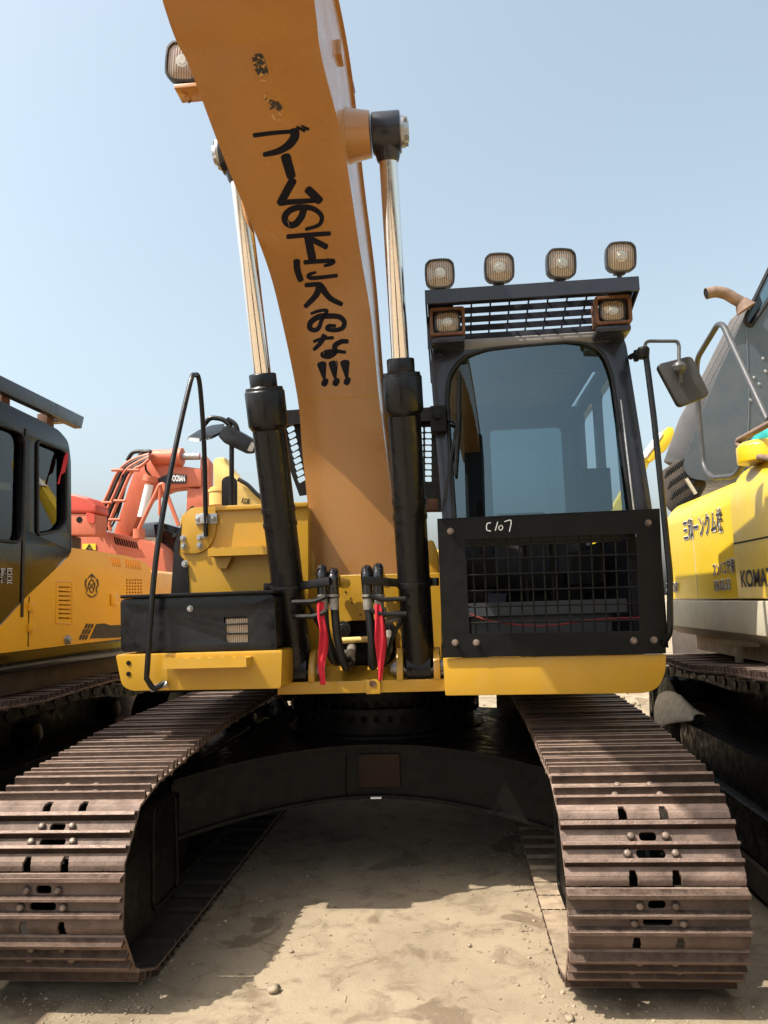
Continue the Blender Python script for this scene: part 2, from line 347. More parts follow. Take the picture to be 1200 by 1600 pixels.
_b = MB(); _b.lathe((0, 0, 0), (0, 0, 1), [(0, .019), (.010, .019), (.019, .016), (.023, .009)], 6); BOLT = _b.mesh('shoe_bolt', ['bolt'], bevel=.0015, seg=1)
SB = [(-.075, -.038), (.075, -.038), (-.102, .034), (.102, .034)]
def track_path(yf, yr, zc, rp, top):
    pts = []; z0 = zc-rp                                            # (y,z) closed loop: over the top towards the front, round the idler, back along the ground
    for y, z in top: pts.append((y, z))
    for k in range(1, 25): a = pi/2+pi*k/24*.985; pts.append((yf+cos(a)*rp, zc+sin(a)*rp))
    for k in range(12): t = (k+1)/12; pts.append((yf+(yr-yf)*t, z0))
    for k in range(1, 24): a = -pi/2+pi*k/24; pts.append((yr+cos(a)*rp, zc+sin(a)*rp))
    return [Vector((0, y, z)) for y, z in pts]
def walk(path, pitch, phase):
    p = path+[path[0]]; L_ = [0]
    for a, b in zip(p, p[1:]): L_.append(L_[-1]+(b-a).length)
    T = L_[-1]; n = round(T/pitch); st = T/n
    def at(s):
        s %= T
        for i in range(len(p)-1):
            if L_[i+1] >= s: t = (s-L_[i])/max(1e-9, L_[i+1]-L_[i]); return p[i].lerp(p[i+1], t)
    return [(at(phase+i*st), at(phase+(i+1)*st)) for i in range(n)]
def lay_track(root, xc, path, pitch, phase, lift, bolt_if=None, keep=None, scale=1, mesh=None):
    for a, b in walk(path, pitch, phase):
        t = (b-a).normalized(); n = Vector((1, 0, 0)).cross(t)*-1; c = (a+b)/2      # t runs along travel, n outward
        n = Vector((0, -t.z, t.y)); cen = Vector((0, (min(q.y for q in path)+max(q.y for q in path))/2, .5))
        if n.dot(c-cen) < 0: n = -n
        pos = Vector((xc, c.y, c.z))+n*lift
        if keep and not keep(pos): continue
        ya = t; xa = ya.cross(n)
        o = bpy.data.objects.new('track_shoe', mesh or SHOE); COL.objects.link(o); attach(o, root)
        Rm = Matrix(((xa.x, ya.x, n.x, pos.x), (xa.y, ya.y, n.y, pos.y), (xa.z, ya.z, n.z, pos.z), (0, 0, 0, 1)))
        o.matrix_basis = Rm @ Matrix.Diagonal((scale, 1, 1, 1))
        if bolt_if and bolt_if(pos, n):
            for bx, by in SB:
                k = bpy.data.objects.new('shoe_bolt', BOLT); COL.objects.link(k); k.parent = o; k.location = (bx, by, .015); k.rotation_euler = (0, 0, random.random())
def chain(root, xc, path, pitch, phase, name='track_chain'):
    mb = MB()
    for a, b in walk(path, pitch, phase):
        t = (b-a); n = Vector((0, -t.z, t.y)).normalized()
        for s in (-1, 1): mb.obox(Vector((xc+s*.075, 0, 0))+(a+b)/2+n*.0, t*.54, (.018, 0, 0), n*.050)
        mb.cyl(a+Vector((xc-.1, 0, 0)), a+Vector((xc+.1, 0, 0)), .028, seg=8)
    return mb.build(name, 'under', root)

# ------------------------------------------------------------------ THE EXCAVATOR IN THE MIDDLE
ex = thing('excavator', (0, 0, 0), 'yellow and black excavator in the middle with raised lettered boom and wide rusty tracks', 'excavator')
TOP = [(2.0, .905), (1.4, .93), (.9, .95), (.3, .945), (-.3, .935), (-.9, .925), (-1.3, .905), (-1.7, .87), (-2.0, .842), (-2.12, .838)]
RP = .345; ZC = .5
path = track_path(-2.12, 2.02, ZC, RP, TOP)
for sgn, ph in ((-1, .05), (1, .098)):
    xc = sgn*(.99+HW)
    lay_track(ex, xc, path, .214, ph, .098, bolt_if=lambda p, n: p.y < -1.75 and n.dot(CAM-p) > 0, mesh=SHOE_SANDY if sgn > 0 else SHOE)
    chain(ex, xc, path, .214, ph)
    x = lambda a, b: (min(xc+sgn*a, xc+sgn*b), max(xc+sgn*a, xc+sgn*b))
    mb = MB(); mb.box(xc-.19, xc+.19, -1.62, 1.7, .34, .70); mb.prism([(-1.62, .30), (-1.62, .74), (-1.2, .78), (1.2, .78), (1.6, .70), (1.6, .3)], 'X', xc-.12, xc+.12)
    mb.build('track_frame', 'under', ex, bevel=.02)
    mb = MB(); a0, a1 = xc-sgn*.30, xc-sgn*.265
    mb.prism(rpoly([(-2.36, .22), (-2.40, .60), (-2.22, .80), (-1.72, .80), (-1.62, .66), (-1.66, .22)], .07), 'X', min(a0, a1), max(a0, a1))
    mb.tube(rpoly([(xc-sgn*.303, -2.02, .26), (xc-sgn*.303, -2.02, .78), (xc-sgn*.303, -1.70, .78), (xc-sgn*.303, -1.66, .26)], .06), .012, 6, closed=True)
    mb.build('idler_guard', 'under', ex, bevel=.006)
    mb = MB(); mb.lathe((xc-.13, -2.12, ZC), (1, 0, 0), [(0, .16), (.02, .27), (.05, .285), (.21, .285), (.24, .27), (.26, .16)], 40); mb.cyl((xc-.26, -2.12, ZC), (xc+.26, -2.12, ZC), .07)
    mb.build('idler_wheel', 'under', ex, bevel=.005)
    mb = MB(); mb.lathe((xc-.05, 2.02, ZC), (1, 0, 0), [(0, .2), (.0, .32), (.1, .32), (.1, .2)], 40); mb.cyl((xc-.28, 2.02, ZC), (xc+.28, 2.02, ZC), .2)
    mb.build('drive_sprocket', 'under', ex, bevel=.005)
    for k in range(8):
        y = -1.55+k*.44; mb = MB(); mb.lathe((xc-.14, y, .245), (1, 0, 0), [(0, .06), (.01, .10), (.04, .10), (.05, .085), (.23, .085), (.24, .10), (.27, .10), (.28, .06)], 20); mb.build('track_roller', 'under', ex)
    for y in (-.75, .75):
        mb = MB(); mb.lathe((xc-.14, y, .80), (1, 0, 0), [(0, .05), (.01, .075), (.27, .075), (.28, .05)], 20); mb.box(xc-.05, xc+.05, y-.04, y+.04, .70, .80); mb.build('carrier_roller', 'under', ex)
# lower frame between the tracks
mb = MB(); cols = 28; fr, bk = [], []
ztop = lambda x: .865-.085*(x/1.05)**2; zbot = lambda x: .565-.13*(abs(x)/1.2)**1.7; yf = lambda x: -.88-.42*(abs(x)/1.15)**2
rows = [[], [], [], []]
for i in range(cols+1):
    xx = -1.22+2.44*i/cols
    rows[0].append((xx, yf(xx), zbot(xx))); rows[1].append((xx, yf(xx), ztop(xx))); rows[2].append((xx, -yf(xx), ztop(xx))); rows[3].append((xx, -yf(xx), zbot(xx)))
mb.grid(rows+[rows[0]]); mb.build('lower_frame', 'under', ex, angle=30)
for nm, zf, dz in (('frame_top_flange', lambda x: ztop(x)+.001, .022), ('frame_bottom_flange', lambda x: zbot(x)-.023, .022)):
    mb = MB(); rr = [[], [], [], []]
    for i in range(cols+1):
        xx = -1.2+2.4*i/cols; z = zf(xx); y0 = yf(xx)-.03
        rr[0].append((xx, y0, z)); rr[1].append((xx, y0, z+dz)); rr[2].append((xx, -y0, z+dz)); rr[3].append((xx, -y0, z))
    mb.grid(rr+[rr[0]]); mb.build(nm, 'under', ex, angle=30)
a = P(560, 1178, -.885); b = P(626, 1228, -.885)
mb = MB(); mb.box(a.x, b.x, -.905, -.89, b.z, a.z); mb.build('access_cover', 'brownpl', ex, bevel=.006, label='bare brown cover plate on black lower frame')
mb = MB(); a = P(541, 1180, -.895); b = P(541, 1244, -.895); mb.tube([a, b], .006, 6); mb.build('weld_seam', 'under', ex)
mb = MB(); a = P(588, 1246, -.91); mb.box(a.x-.035, a.x+.035, -.935, -.913, a.z-.003, a.z+.006); mb.build('paper_scrap', 'white', ex)
# slewing ring
mb = MB(); mb.lathe((0, 0, .888), (0, 0, 1), [(0, .76), (.02, .76), (.025, .69), (.15, .69), (.155, .73), (.20, .73), (.205, .66), (.40, .66)], 72)
for k in range(48):
    an = 2*pi*k/48; d = Vector((cos(an), sin(an), 0)); mb.cyl(d*.715+Vector((0, 0, 1.0)), d*.715+Vector((0, 0, 1.042)), .016, seg=6); mb.cyl(d*.70+Vector((0, 0, 1.09)), d*.70+Vector((0, 0, 1.125)), .014, seg=6)
mb.build('slewing_ring', 'under', ex)
# revolving frame and bodies behind
mb = MB(); mb.box(-1.40, 1.62, -.90, 3.1, 1.285, 1.38); mb.box(-1.40, -.56, -1.18, -.901, 1.285, 1.38); mb.box(.50, 1.62, -1.18, -.901, 1.285, 1.38); mb.box(-.42, .34, -.85, 2.6, 1.40, 1.62); mb.build('revolving_frame', 'under', ex, bevel=.01)
mb = MB(); mb.box(-1.38, -.52, -.25, 2.2, 1.40, 2.36); mb.build('side_body', 'yellow', ex, bevel=.04, seg=3)
mb = MB(); mb.box(-1.4, 1.6, 1.05, 2.55, 1.40, 2.30); mb.build('engine_hood', 'yellow', ex, bevel=.06, seg=3)
mb = MB(); mb.prism(rpoly([(-1.42, 2.56), (1.6, 2.56), (1.5, 3.15), (.6, 3.35), (-.5, 3.35), (-1.35, 3.15)], .15), 'Z', 1.25, 2.28); mb.build('counterweight', 'yellow', ex, bevel=.05, seg=3)
# ---- boom
ROWS = [(905, 493, 623, -.845), (778, 480, 612, -.90), (700, 472, 602, -.95), (620, 465, 592, -1.08), (500, 441, 580, -1.38), (399, 414, 563, -1.73), (240, 350, 538, -2.33), (100, 298, 503, -2.80), (0, 257, 490, -3.10)]
BL = [P(l, y, Y) for y, l, r, Y in ROWS]; BR = [P(r, y, Y) for y, l, r, Y in ROWS]
for a, b in zip(BL, BR): z = (a.z+b.z)/2; a.z = b.z = z
for (y, z) in ((-4.2, 4.70), (-5.6, 4.98), (-7.2, 5.02), (-8.5, 4.85)):
    BL.append(Vector((-.49, y, z))); BR.append(Vector((.13, y, z)))
NS = 8; SL, SR = smooth_path(BL, NS), smooth_path(BR, NS); NB = len(SL)
DEP = []                                                            # depth of the box section along its length
for i in range(NB):
    s = i/(NB-1); y = SL[i].y; DEP.append(.46 + .42*min(1, max(0, (-.85-y)/1.3)) if y > -3.2 else max(.45, .88-.09*(-3.2-y)))
nor = []
for i in range(NB):
    t = SL[min(i+1, NB-1)]-SL[max(i-1, 0)]; n = Vector((0, -t.z, t.y)).normalized()
    if n.y < 0 and i < NB*.3: n = -n
    if nor and n.dot(nor[-1]) < 0: n = -n
    nor.append(n)
TL = [SL[i]+nor[i]*DEP[i] for i in range(NB)]; TR = [SR[i]+nor[i]*DEP[i] for i in range(NB)]
mb = MB(); ins = Vector((.018, 0, 0))
mb.grid([[SL[i]+ins+nor[i]*.012, TL[i]+ins, TR[i]-ins, SR[i]-ins+nor[i]*.012] for i in range(NB)], closed=True)
mb.add([SL[0], TL[0], TR[0], SR[0]], [(0, 1, 2, 3)]); mb.add([SL[-1], TL[-1], TR[-1], SR[-1]], [(0, 1, 2, 3)])
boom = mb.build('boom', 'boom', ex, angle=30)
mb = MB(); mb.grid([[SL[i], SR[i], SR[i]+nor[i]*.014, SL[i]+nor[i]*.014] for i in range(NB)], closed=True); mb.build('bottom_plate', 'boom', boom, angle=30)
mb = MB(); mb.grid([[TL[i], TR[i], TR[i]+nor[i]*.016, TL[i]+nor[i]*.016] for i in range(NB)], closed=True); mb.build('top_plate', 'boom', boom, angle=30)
def on_boom(px, py, lift=.0016):
    d = ray(px, py); best = None
    for i in range(NB-1):
        a, b = SL[i], SL[i+1]; n = nor[i]; t = (a-CAM).dot(n)/d.dot(n) if abs(d.dot(n)) > 1e-6 else -1
        if t <= 0: continue
        h = CAM+d*t; e = (b-a); s = (h-a).dot(Vector((0, e.y, e.z)))/(e.y*e.y+e.z*e.z)
        if -.02 <= s <= 1.02: best = h-n*lift; break
    return best
def strokes(name, sts, mats, parent, base=0, scale=6.0, ox=0, oy=0, surf=None, n=6, lift=.0016, wk=1.0):
    mb = MB()
    for k, st in enumerate(sts):
        pts, wd = st[0], [x*wk for x in st[1]]; q = smooth_path([Vector((x, y, 0)) for x, y in pts], n) if len(pts) > 2 else [Vector((pts[0][0]*(1-i/6)+pts[1][0]*i/6, pts[0][1]*(1-i/6)+pts[1][1]*i/6, 0)) for i in range(7)]
        m_ = len(q); ws = [wd[0]+(wd[-1]-wd[0])*i/(m_-1) if len(wd) < 3 else (wd[0]+(wd[1]-wd[0])*(2*i/(m_-1)) if i < m_/2 else wd[1]+(wd[2]-wd[1])*(2*i/(m_-1)-1)) for i in range(m_)]
        L_, R_ = [], []
        for i in range(m_):
            t = (q[min(i+1, m_-1)]-q[max(i-1, 0)]).normalized(); nn = Vector((-t.y, t.x, 0))
            L_.append(q[i]+nn*ws[i]/2); R_.append(q[i]-nn*ws[i]/2)
        t0 = (q[0]-q[1]).normalized(); t1 = (q[-1]-q[-2]).normalized()
        AN = (-pi/2, -1.2, -.8, -.4, 0, .4, .8, 1.2, pi/2)
        def cap(c, t, w_, k_=.36): nn = Vector((-t.y, t.x, 0)); return [c+t*(max(0, cos(a))**.6*w_*k_)+nn*(sin(a)*w_*.5) for a in AN]
        c0 = cap(q[0], t0, ws[0]); c1 = cap(q[-1], t1, ws[-1])
        def put(v): return surf(ox+v.x/scale, oy+v.y/scale, lift+k*.0003)
        for i in range(m_-1): mb.add([put(L_[i]), put(L_[i+1]), put(R_[i+1]), put(R_[i])], [(0, 1, 2, 3)])
        mb.add([put(v) for v in c0], [tuple(range(9))]); mb.add([put(v) for v in c1], [tuple(range(9))])
    return mb.build(name, mats, parent, recalc=False)
A = dict(ox=380, oy=180, surf=on_boom, wk=1.28); B = dict(ox=420, oy=390, surf=on_boom, wk=1.28)
GL = [  # brush strokes of the warning painted down the boom, one entry per character
 ([([(105, 187), (300, 163), (480, 150)], (34, 30)), ([(482, 150), (480, 205), (430, 275), (330, 335), (200, 368)], (70, 62, 34)), ([(505, 108), (572, 142)], (16, 26)), ([(548, 98), (608, 128)], (14, 24))], A),
 ([([(400, 392), (448, 562)], (74, 70))], A),
 ([([(462, 615), (410, 710), (352, 818)], (62, 60)), ([(345, 820), (500, 808), (720, 795)], (46, 34)), ([(612, 700), (660, 745), (712, 796)], (62, 62))], A),
 ([([(565, 890), (545, 950), (500, 1010), (450, 1030), (400, 1000), (392, 945), (440, 890), (530, 862), (640, 870), (715, 915), (738, 970), (705, 1030), (590, 1068)], (52, 48, 26))], A),
 ([([(420, 1138), (600, 1122), (808, 1108)], (36, 34)), ([(605, 1130), (645, 1330)], (58, 62)), ([(650, 1165), (775, 1230)], (44, 44))], A),
 ([([(262, 110), (268, 190), (298, 280)], (52, 46)), ([(340, 118), (470, 108), (600, 105), (585, 132), (525, 150)], (34, 34, 22)), ([(440, 212), (395, 225), (372, 248), (420, 265), (635, 242)], (18, 34, 28))], B),
 ([([(350, 332), (470, 325), (490, 345)], (34, 40)), ([(478, 345), (440, 430), (345, 530)], (56, 34)), ([(490, 345), (570, 450), (680, 510)], (52, 34))], B),
 ([([(400, 598), (480, 572), (545, 575), (500, 650), (470, 730), (430, 755), (385, 735), (395, 680), (470, 628), (560, 622), (660, 630), (708, 680), (690, 735), (620, 755), (550, 745), (560, 715), (620, 715)], (22, 44, 26))], B),
 ([([(425, 860), (500, 835), (600, 826)], (24, 26)), ([(520, 812), (480, 880), (425, 935)], (44, 26)), ([(735, 860), (680, 862), (620, 900), (620, 960), (560, 998), (505, 985), (560, 955), (640, 952), (715, 962)], (34, 44, 24))], B),
 ([([(498, 1080), (518, 1200)], (70, 26)), ([(525, 1244), (527, 1245)], (64, 64))], B),
 ([([(605, 1072), (620, 1195)], (70, 26)), ([(630, 1240), (632, 1241)], (64, 64))], B),
 ([([(714, 1065), (730, 1190)], (70, 26)), ([(734, 1232), (736, 1233)], (62, 62))], B)]
for sts, kw in GL: strokes('painted_character', sts, 'decal', boom, **kw)
C0 = dict(ox=240, oy=0, scale=2.58, surf=on_boom)
strokes('worn_mark', [([(420, 232), (438, 290)], (46, 50)), ([(412, 240), (425, 275)], (22, 30))], 'scuff', boom, **C0)
strokes('worn_mark', [([(455, 400), (508, 432)], (14, 30)), ([(500, 415), (470, 440)], (16, 8))], 'scuff', boom, **C0)
strokes('chipped_spot', [([(478, 462), (488, 480)], (6, 8)), ([(505, 456), (514, 462)], (6, 6)), ([(448, 380), (450, 395)], (5, 5)), ([(430, 322), (455, 325)], (5, 4)), ([(505, 482), (512, 484)], (6, 5))], 'bare', boom, **C0)
strokes('weld_seam', [([(468, 622), (530, 622), (590, 617)], (1.4, 1.4))], 'yellow', boom, ox=0, oy=0, scale=1, surf=on_boom)
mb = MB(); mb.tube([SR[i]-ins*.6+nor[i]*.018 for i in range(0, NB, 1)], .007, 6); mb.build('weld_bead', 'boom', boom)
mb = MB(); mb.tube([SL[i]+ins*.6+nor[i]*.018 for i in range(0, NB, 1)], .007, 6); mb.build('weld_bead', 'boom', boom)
rs_ = random.Random(3); sc_ = []
for _ in range(26):
    y0 = rs_.uniform(20, 860); k = min(1, y0/620); x0 = 300+(475-300)*k+rs_.uniform(0, 110 if y0 > 500 else 150); a = rs_.uniform(-.6, .6)+1.2; l_ = rs_.uniform(3, 16); sc_.append(([(x0, y0), (x0+cos(a)*l_, y0+sin(a)*l_)], (rs_.uniform(.25, .6), .25)))
sc_ = [t for t in sc_ if on_boom(*t[0][0]) and on_boom(*t[0][1])]
o = strokes('paint_scratches', sc_, 'bare', boom, ox=0, oy=0, scale=1, surf=on_boom, n=2, lift=.0012); o['kind'] = 'stuff'
# boom cross-tube bosses, pins, and cylinders
CYL = [(P(465, 1048, -1.15), P(369, 240, -2.0), -1), (P(655, 1044, -1.15), P(604, 208, -2.0), 1)]
for base, top, s in CYL:
    d = (top-base); Ln = d.length; d.normalize()
    gl = .59 if s > 0 else .585                                     # gland position along the stroke
    cy = MB(); cy.tube([base+d*.02, base+d*(Ln*gl-.16)], .102, 36); cy.tube([base-Vector((.075, 0, 0)), base+Vector((.075, 0, 0))], .115, 32)
    for k in (.30, .33): cy.tube([base+d*Ln*k, base+d*(Ln*k+.03)], .108, 36)
    cyo = cy.build('boom_cylinder', 'black', ex, angle=40)
    g0 = Ln*gl
    m2 = MB(); m2.lathe(base+d*(g0-.30), d, [(0, .104), (.03, .122), (.235, .122), (.24, .114), (.26, .114), (.262, .083), (.34, .083), (.345, .07)], 40)
    for k in range(12):
        an = 2*pi*k/12; u = d.orthogonal().normalized(); v = d.cross(u); q_ = base+d*(g0-.062)+(u*cos(an)+v*sin(an))*.101; m2.cyl(q_, q_+d*.022, .012, seg=6)
    m2.build('cylinder_head', 'black', cyo, bevel=.004, seg=1)
    m3 = MB(); m3.tube([base+d*(g0+.03), top-d*.08], .053, 32); m3.build('piston_rod', 'chrome', cyo)
    m4 = MB(); ax = Vector((1, 0, 0)); m4.tube([top-ax*.082, top+ax*.082], .115, 36); m4.tube([top-d*.16, top-d*.06], [.062, .085], 24); m4.build('rod_eye', 'navy', cyo, bevel=.012)
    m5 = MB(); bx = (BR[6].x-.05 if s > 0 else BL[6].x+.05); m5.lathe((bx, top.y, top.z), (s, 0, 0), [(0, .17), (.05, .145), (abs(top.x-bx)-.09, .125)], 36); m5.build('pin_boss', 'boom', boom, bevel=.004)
    m6 = MB(); m6.lathe(top+ax*s*.083, ax*s, [(0, .085), (.02, .085), (.02, .06), (.045, .055)], 24)
    for k in range(4): an = pi/4+k*pi/2; m6.bolt(top+ax*s*.103+Vector((0, cos(an), sin(an)))*.068, ax*s, .012, .02)
    m6.build('pin_cap', 'zinc', cyo)
    # foot lugs
    for o_ in (-.115, .115):
        x0 = base.x+o_; m7 = MB(); m7.prism(rpoly([(-1.30, 1.325), (-1.30, 1.42), (-1.22, base.z+.13), (-1.08, base.z+.13), (-.95, 1.50), (-.95, 1.325)], .05), 'X', x0-.020, x0+.020); m7.build('cylinder_lug', 'yellow', ex, bevel=.006)
    m8 = MB(); m8.cyl(base-ax*.16, base+ax*.16, .05); m8.bolt(base+ax*.16, ax, .03, .025); m8.bolt(base-ax*.16, -ax, .03, .025); m8.build('foot_pin', 'zinc', cyo)
    # hose clamp bracket round the barrel
    c = base+d*.56; m9 = MB(); m9.tube([c-d*.02, c+d*.02], .113, 32); m9.bar(c+Vector((s*-.10, -.06, 0)), c+Vector((s*-.30, -.16, .02)), .03, .05); m9.bar(c+Vector((s*.10, 0, 0)), c+Vector((s*.15, -.02, 0)), .04, .05)
    m9.build('hose_bracket', 'black', cyo, bevel=.004)
    for dz in (-.10, -.19):
        mt = MB(); mt.tube(rnd_path([c+Vector((s*-.05, -.10, dz)), c+Vector((s*-.20, -.13, dz)), c+Vector((s*-.27, -.14, dz+.03))], .05), .015, 10); mt.build('oil_pipe', 'rubber', cyo)
# small fittings on the visible side of the boom
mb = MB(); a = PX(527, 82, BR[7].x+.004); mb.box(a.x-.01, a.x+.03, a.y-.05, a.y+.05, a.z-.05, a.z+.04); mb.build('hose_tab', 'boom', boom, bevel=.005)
mb = MB(); a = PX(545, 137, BR[7].x+.004); mb.box(a.x-.01, a.x+.035, a.y-.05, a.y+.05, a.z-.006, a.z+.006); mb.build('hose_tab', 'rustbr', boom, bevel=.002)
# ---- arm and bucket hang beyond the boom tip (mirrored in the windscreen)
mb = MB(); mb.prism([(-8.1, 5.25), (-8.6, 5.4), (-9.0, 5.0), (-8.75, 3.3), (-8.6, 2.9), (-8.35, 2.9), (-8.25, 3.4), (-8.15, 4.6)], 'X', -.40, .16); mb.build('arm', 'brownpl', ex, bevel=.03)  # yellow arm coloured dark brown: shade of its mirrored side put into the colour
mb = MB(); mb.prism([(-8.72, 3.6), (-8.5, 3.65), (-8.1, 3.0), (-8.2, 2.9)], 'X', -.36, 0); mb.bar((-.18, -8.3, 3.0), (-.18, -8.05, 2.3), .5, .16, (1, 0, 0)); mb.build('bucket_linkage', 'under', ex, bevel=.02)
mb = MB(); mb.prism([(-8.75, 2.9), (-8.2, 2.85), (-7.9, 2.2), (-7.75, 1.3), (-8.0, .6), (-8.6, .1), (-8.9, .02), (-8.75, .4), (-8.35, .9), (-8.3, 1.6), (-8.6, 2.3)], 'X', -.85, .5); mb.build('bucket', 'brownpl', ex, bevel=.03)
# ---- centre front: plate with slot, floor, lip, hoses
YB = -.93
bp = PP([(432, 1062), (478, 900), (690, 895), (690, 1058)], YB); slot_ = rpoly(PP([(530, 978), (545, 970), (605, 968), (618, 978), (618, 1028), (605, 1040), (540, 1042), (528, 1032)], YB), .03)
mb = MB(); mb.plate(bp, [slot_], (0, .03, 0)); mb.build('front_plate', 'yellow', ex, bevel=.003, seg=1)
mb = MB(); mb.box(-.45, .42, YB+.12, YB+.5, 1.41, 1.98); mb.build('pump_bay', 'under', ex)
mb = MB(); z0 = P(560, 1066, -1.25).z; z1 = P(560, 1040, YB-.002).z
mb.add([(-.53, -1.25, z0), (.46, -1.25, z0), (.46, YB-.002, z1), (-.53, YB-.002, z1)], [(0, 1, 2, 3)]); mb.prism([(-1.25, 1.28), (-1.25, z0-.001), (YB, z1-.001), (YB, 1.28)], 'X', -.53, .46); mb.build('front_floor', 'yellow', ex)
mb = MB(); mb.box(-.56, .49, -1.285, -1.252, 1.268, z0+.012)
mb.box(.0, .09, -1.305, -1.286, 1.262, z0+.02); mb.build('front_lip', 'yellow', ex, bevel=.005)
mb = MB(); mb.lathe((.045, -1.306, 1.325), (0, -1, 0), [(0, .022), (.004, .022)], 16); mb.build('lip_hole', 'rustbr', ex)
mb = MB(); mb.cyl(P(530, 1001, YB-.05), P(592, 998, YB-.05), .02); mb.box(P(560, 1, YB-.05).x, P(575, 1, YB-.05).x, YB-.075, YB-.02, P(560, 1020, YB).z, P(560, 992, YB).z); mb.build('slot_bar', 'pale', ex)
for px, py in ((536, 983), (604, 981)):
    mb = MB(); c = P(px, py, YB); mb.lathe(c-Vector((0, .002, 0)), (0, -1, 0), [(0, .055), (.02, .055), (.022, .035), (.03, .03)], 24); mb.bolt(c-Vector((0, .03, 0)), (0, -1, 0), .012, .015); mb.build('rubber_grommet', 'rubber', ex)
for px, py in ((548, 935), (550, 942), (563, 961), (540, 925)):
    mb = MB(); c = P(px, py, YB-.001); mb.lathe(c, (0, -1, 0), [(0, .006), (.003, .006)], 10); mb.build('plate_bolt', 'matte', ex)
HO = [((502, 884), 505, (520, 1030), (540, 1022)), ((520, 890), 522, (540, 1042), (550, 1010)), ((572, 886), 575, (582, 1040), (590, 1000)), ((590, 883), 592, (600, 1030), (606, 990))]
for (tx, ty), mx, (bx, by), (ex_, ey) in HO:
    yh = -1.38
    top = P(tx, ty+5, yh); mid = P(mx, 940, yh); low = P(mx+6, 1000, yh); bot = P(bx, by, yh+.06); end = P(ex_, ey, YB-.02)
    back_ = top+Vector((0, .16, -.05)); back2 = Vector((mid.x+.02, -.98, mid.z+.12))
    pth = smooth_path([low, mid, top-Vector((0, 0, .035)), top+Vector((0, .05, .012)), back_, back2], 7)
    hb = MB(); hb.tube(smooth_path([mid-Vector((0, 0, .0)), low, bot, bot.lerp(end, .5)+Vector((.01, 0, -.03)), end], 8), .026, 12); hose = hb.build('hydraulic_hose', 'rubber', ex)
    sb = MB(); sb.tube(smooth_path([mid+Vector((0, 0, .02)), mid.lerp(top, .5), top-Vector((0, 0, .03)), top+Vector((0, .06, .004)), back_, back2], 8), .034, 14); sb.build('hose_sleeve', 'sleeve', hose)
    fb = MB(); fb.tube([mid+Vector((0, 0, .03)), mid-Vector((0, 0, .05))], .031, 12); fb.tube([mid+Vector((0, 0, .045)), mid+Vector((0, 0, .03))], .038, 12); fb.build('hose_fitting', 'fitting', hose)
    fb = MB(); fb.tube([bot.lerp(end, .45)+Vector((.01, -.01, -.02)), end], .032, 12); fb.build('hose_end', 'fitting', hose)
for (x0, y0), (x1, y1), (x2, y2) in (((482, 945), (512, 990), (534, 1035)), ((640, 948), (612, 1000), (600, 1040)), ((486, 958), (514, 1012), (556, 1030))):
    mb = MB(); mb.tube(smooth_path([P(x0, y0, -1.22), P((x0+x1)/2, y0+22, -1.30), P(x1, y1, -1.33), P((x1+x2)/2, (y1+y2)/2+6, -1.28), P(x2, y2, -1.05)], 7), .012, 8); mb.build('thin_hose', 'rubber', ex)
for pa, pb in (((508, 935), (522, 938)), ((575, 937), (594, 934))):
    mb = MB(); mb.bar(P(pa[0]-6, pa[1], -1.35), P(pb[0]+6, pb[1], -1.35), .03, .05); mb.bolt(P(*pa, -1.37), (0, -1, 0), .012, .02); mb.build('hose_clamp', 'black', ex, bevel=.004)
mb = MB(); mb.tube(rnd_path([P(598, 950, -1.3), P(603, 962, -1.3), P(640, 955, -1.2)], .04), .02, 10); mb.tube([P(598, 972, -1.3), P(640, 963, -1.2)], .017, 10); mb.build('steel_pipe', 'fitting', ex)
# boom foot cheeks
for pts in ([(470, 855), (482, 850), (492, 868), (492, 930), (478, 935)], [(662, 848), (676, 842), (684, 862), (686, 930), (664, 935)]):
    q_ = rpoly(PP(pts, -.88), .03); mb = MB(); mb.plate(q_, (), (0, .35, 0)); mb.build('boom_foot_cheek', 'yellow', ex, bevel=.006)
mb = MB(); a = P(668, 780, -.9); mb.box(a.x-.09, a.x+.07, -.92, -.80, a.z-.08, a.z+.0); mb.build('hinge_block', 'rustbr', ex, bevel=.006)
# black perforated screens either side behind the boom
hl = [PP([(651+c*13, 667+r*9.7), (661+c*13, 667+r*9.7), (661.5+c*13, 675+r*9.7), (651.5+c*13, 675+r*9.7)], -.1) for r in range(9) for c in range(2)]
mb = MB(); mb.plate(PP([(630, 640), (694, 634), (698, 800), (634, 800)], -.1), [rpoly(h, .008, 2) for h in hl], (0, .012, 0)); mb.bar(P(625, 652, -.12), P(694, 648, -.12), .06, .10); mb.build('perforated_screen', 'matte', ex)
hl = [PP([(447+r*2.1, 669+r*9.8), (458+r*2.1, 664+r*9.8), (461+r*2.1, 671+r*9.8), (451+r*2.1, 677+r*9.8)], -.1) for r in range(9)]
mb = MB(); mb.plate(PP([(428, 648), (500, 640), (500, 770), (468, 775), (455, 740)], -.1), [rpoly(h, .01, 2) for h in hl], (0, .012, 0)); mb.bar(P(432, 655, -.12), P(500, 650, -.12), .06, .12); mb.build('perforated_screen', 'matte', ex)
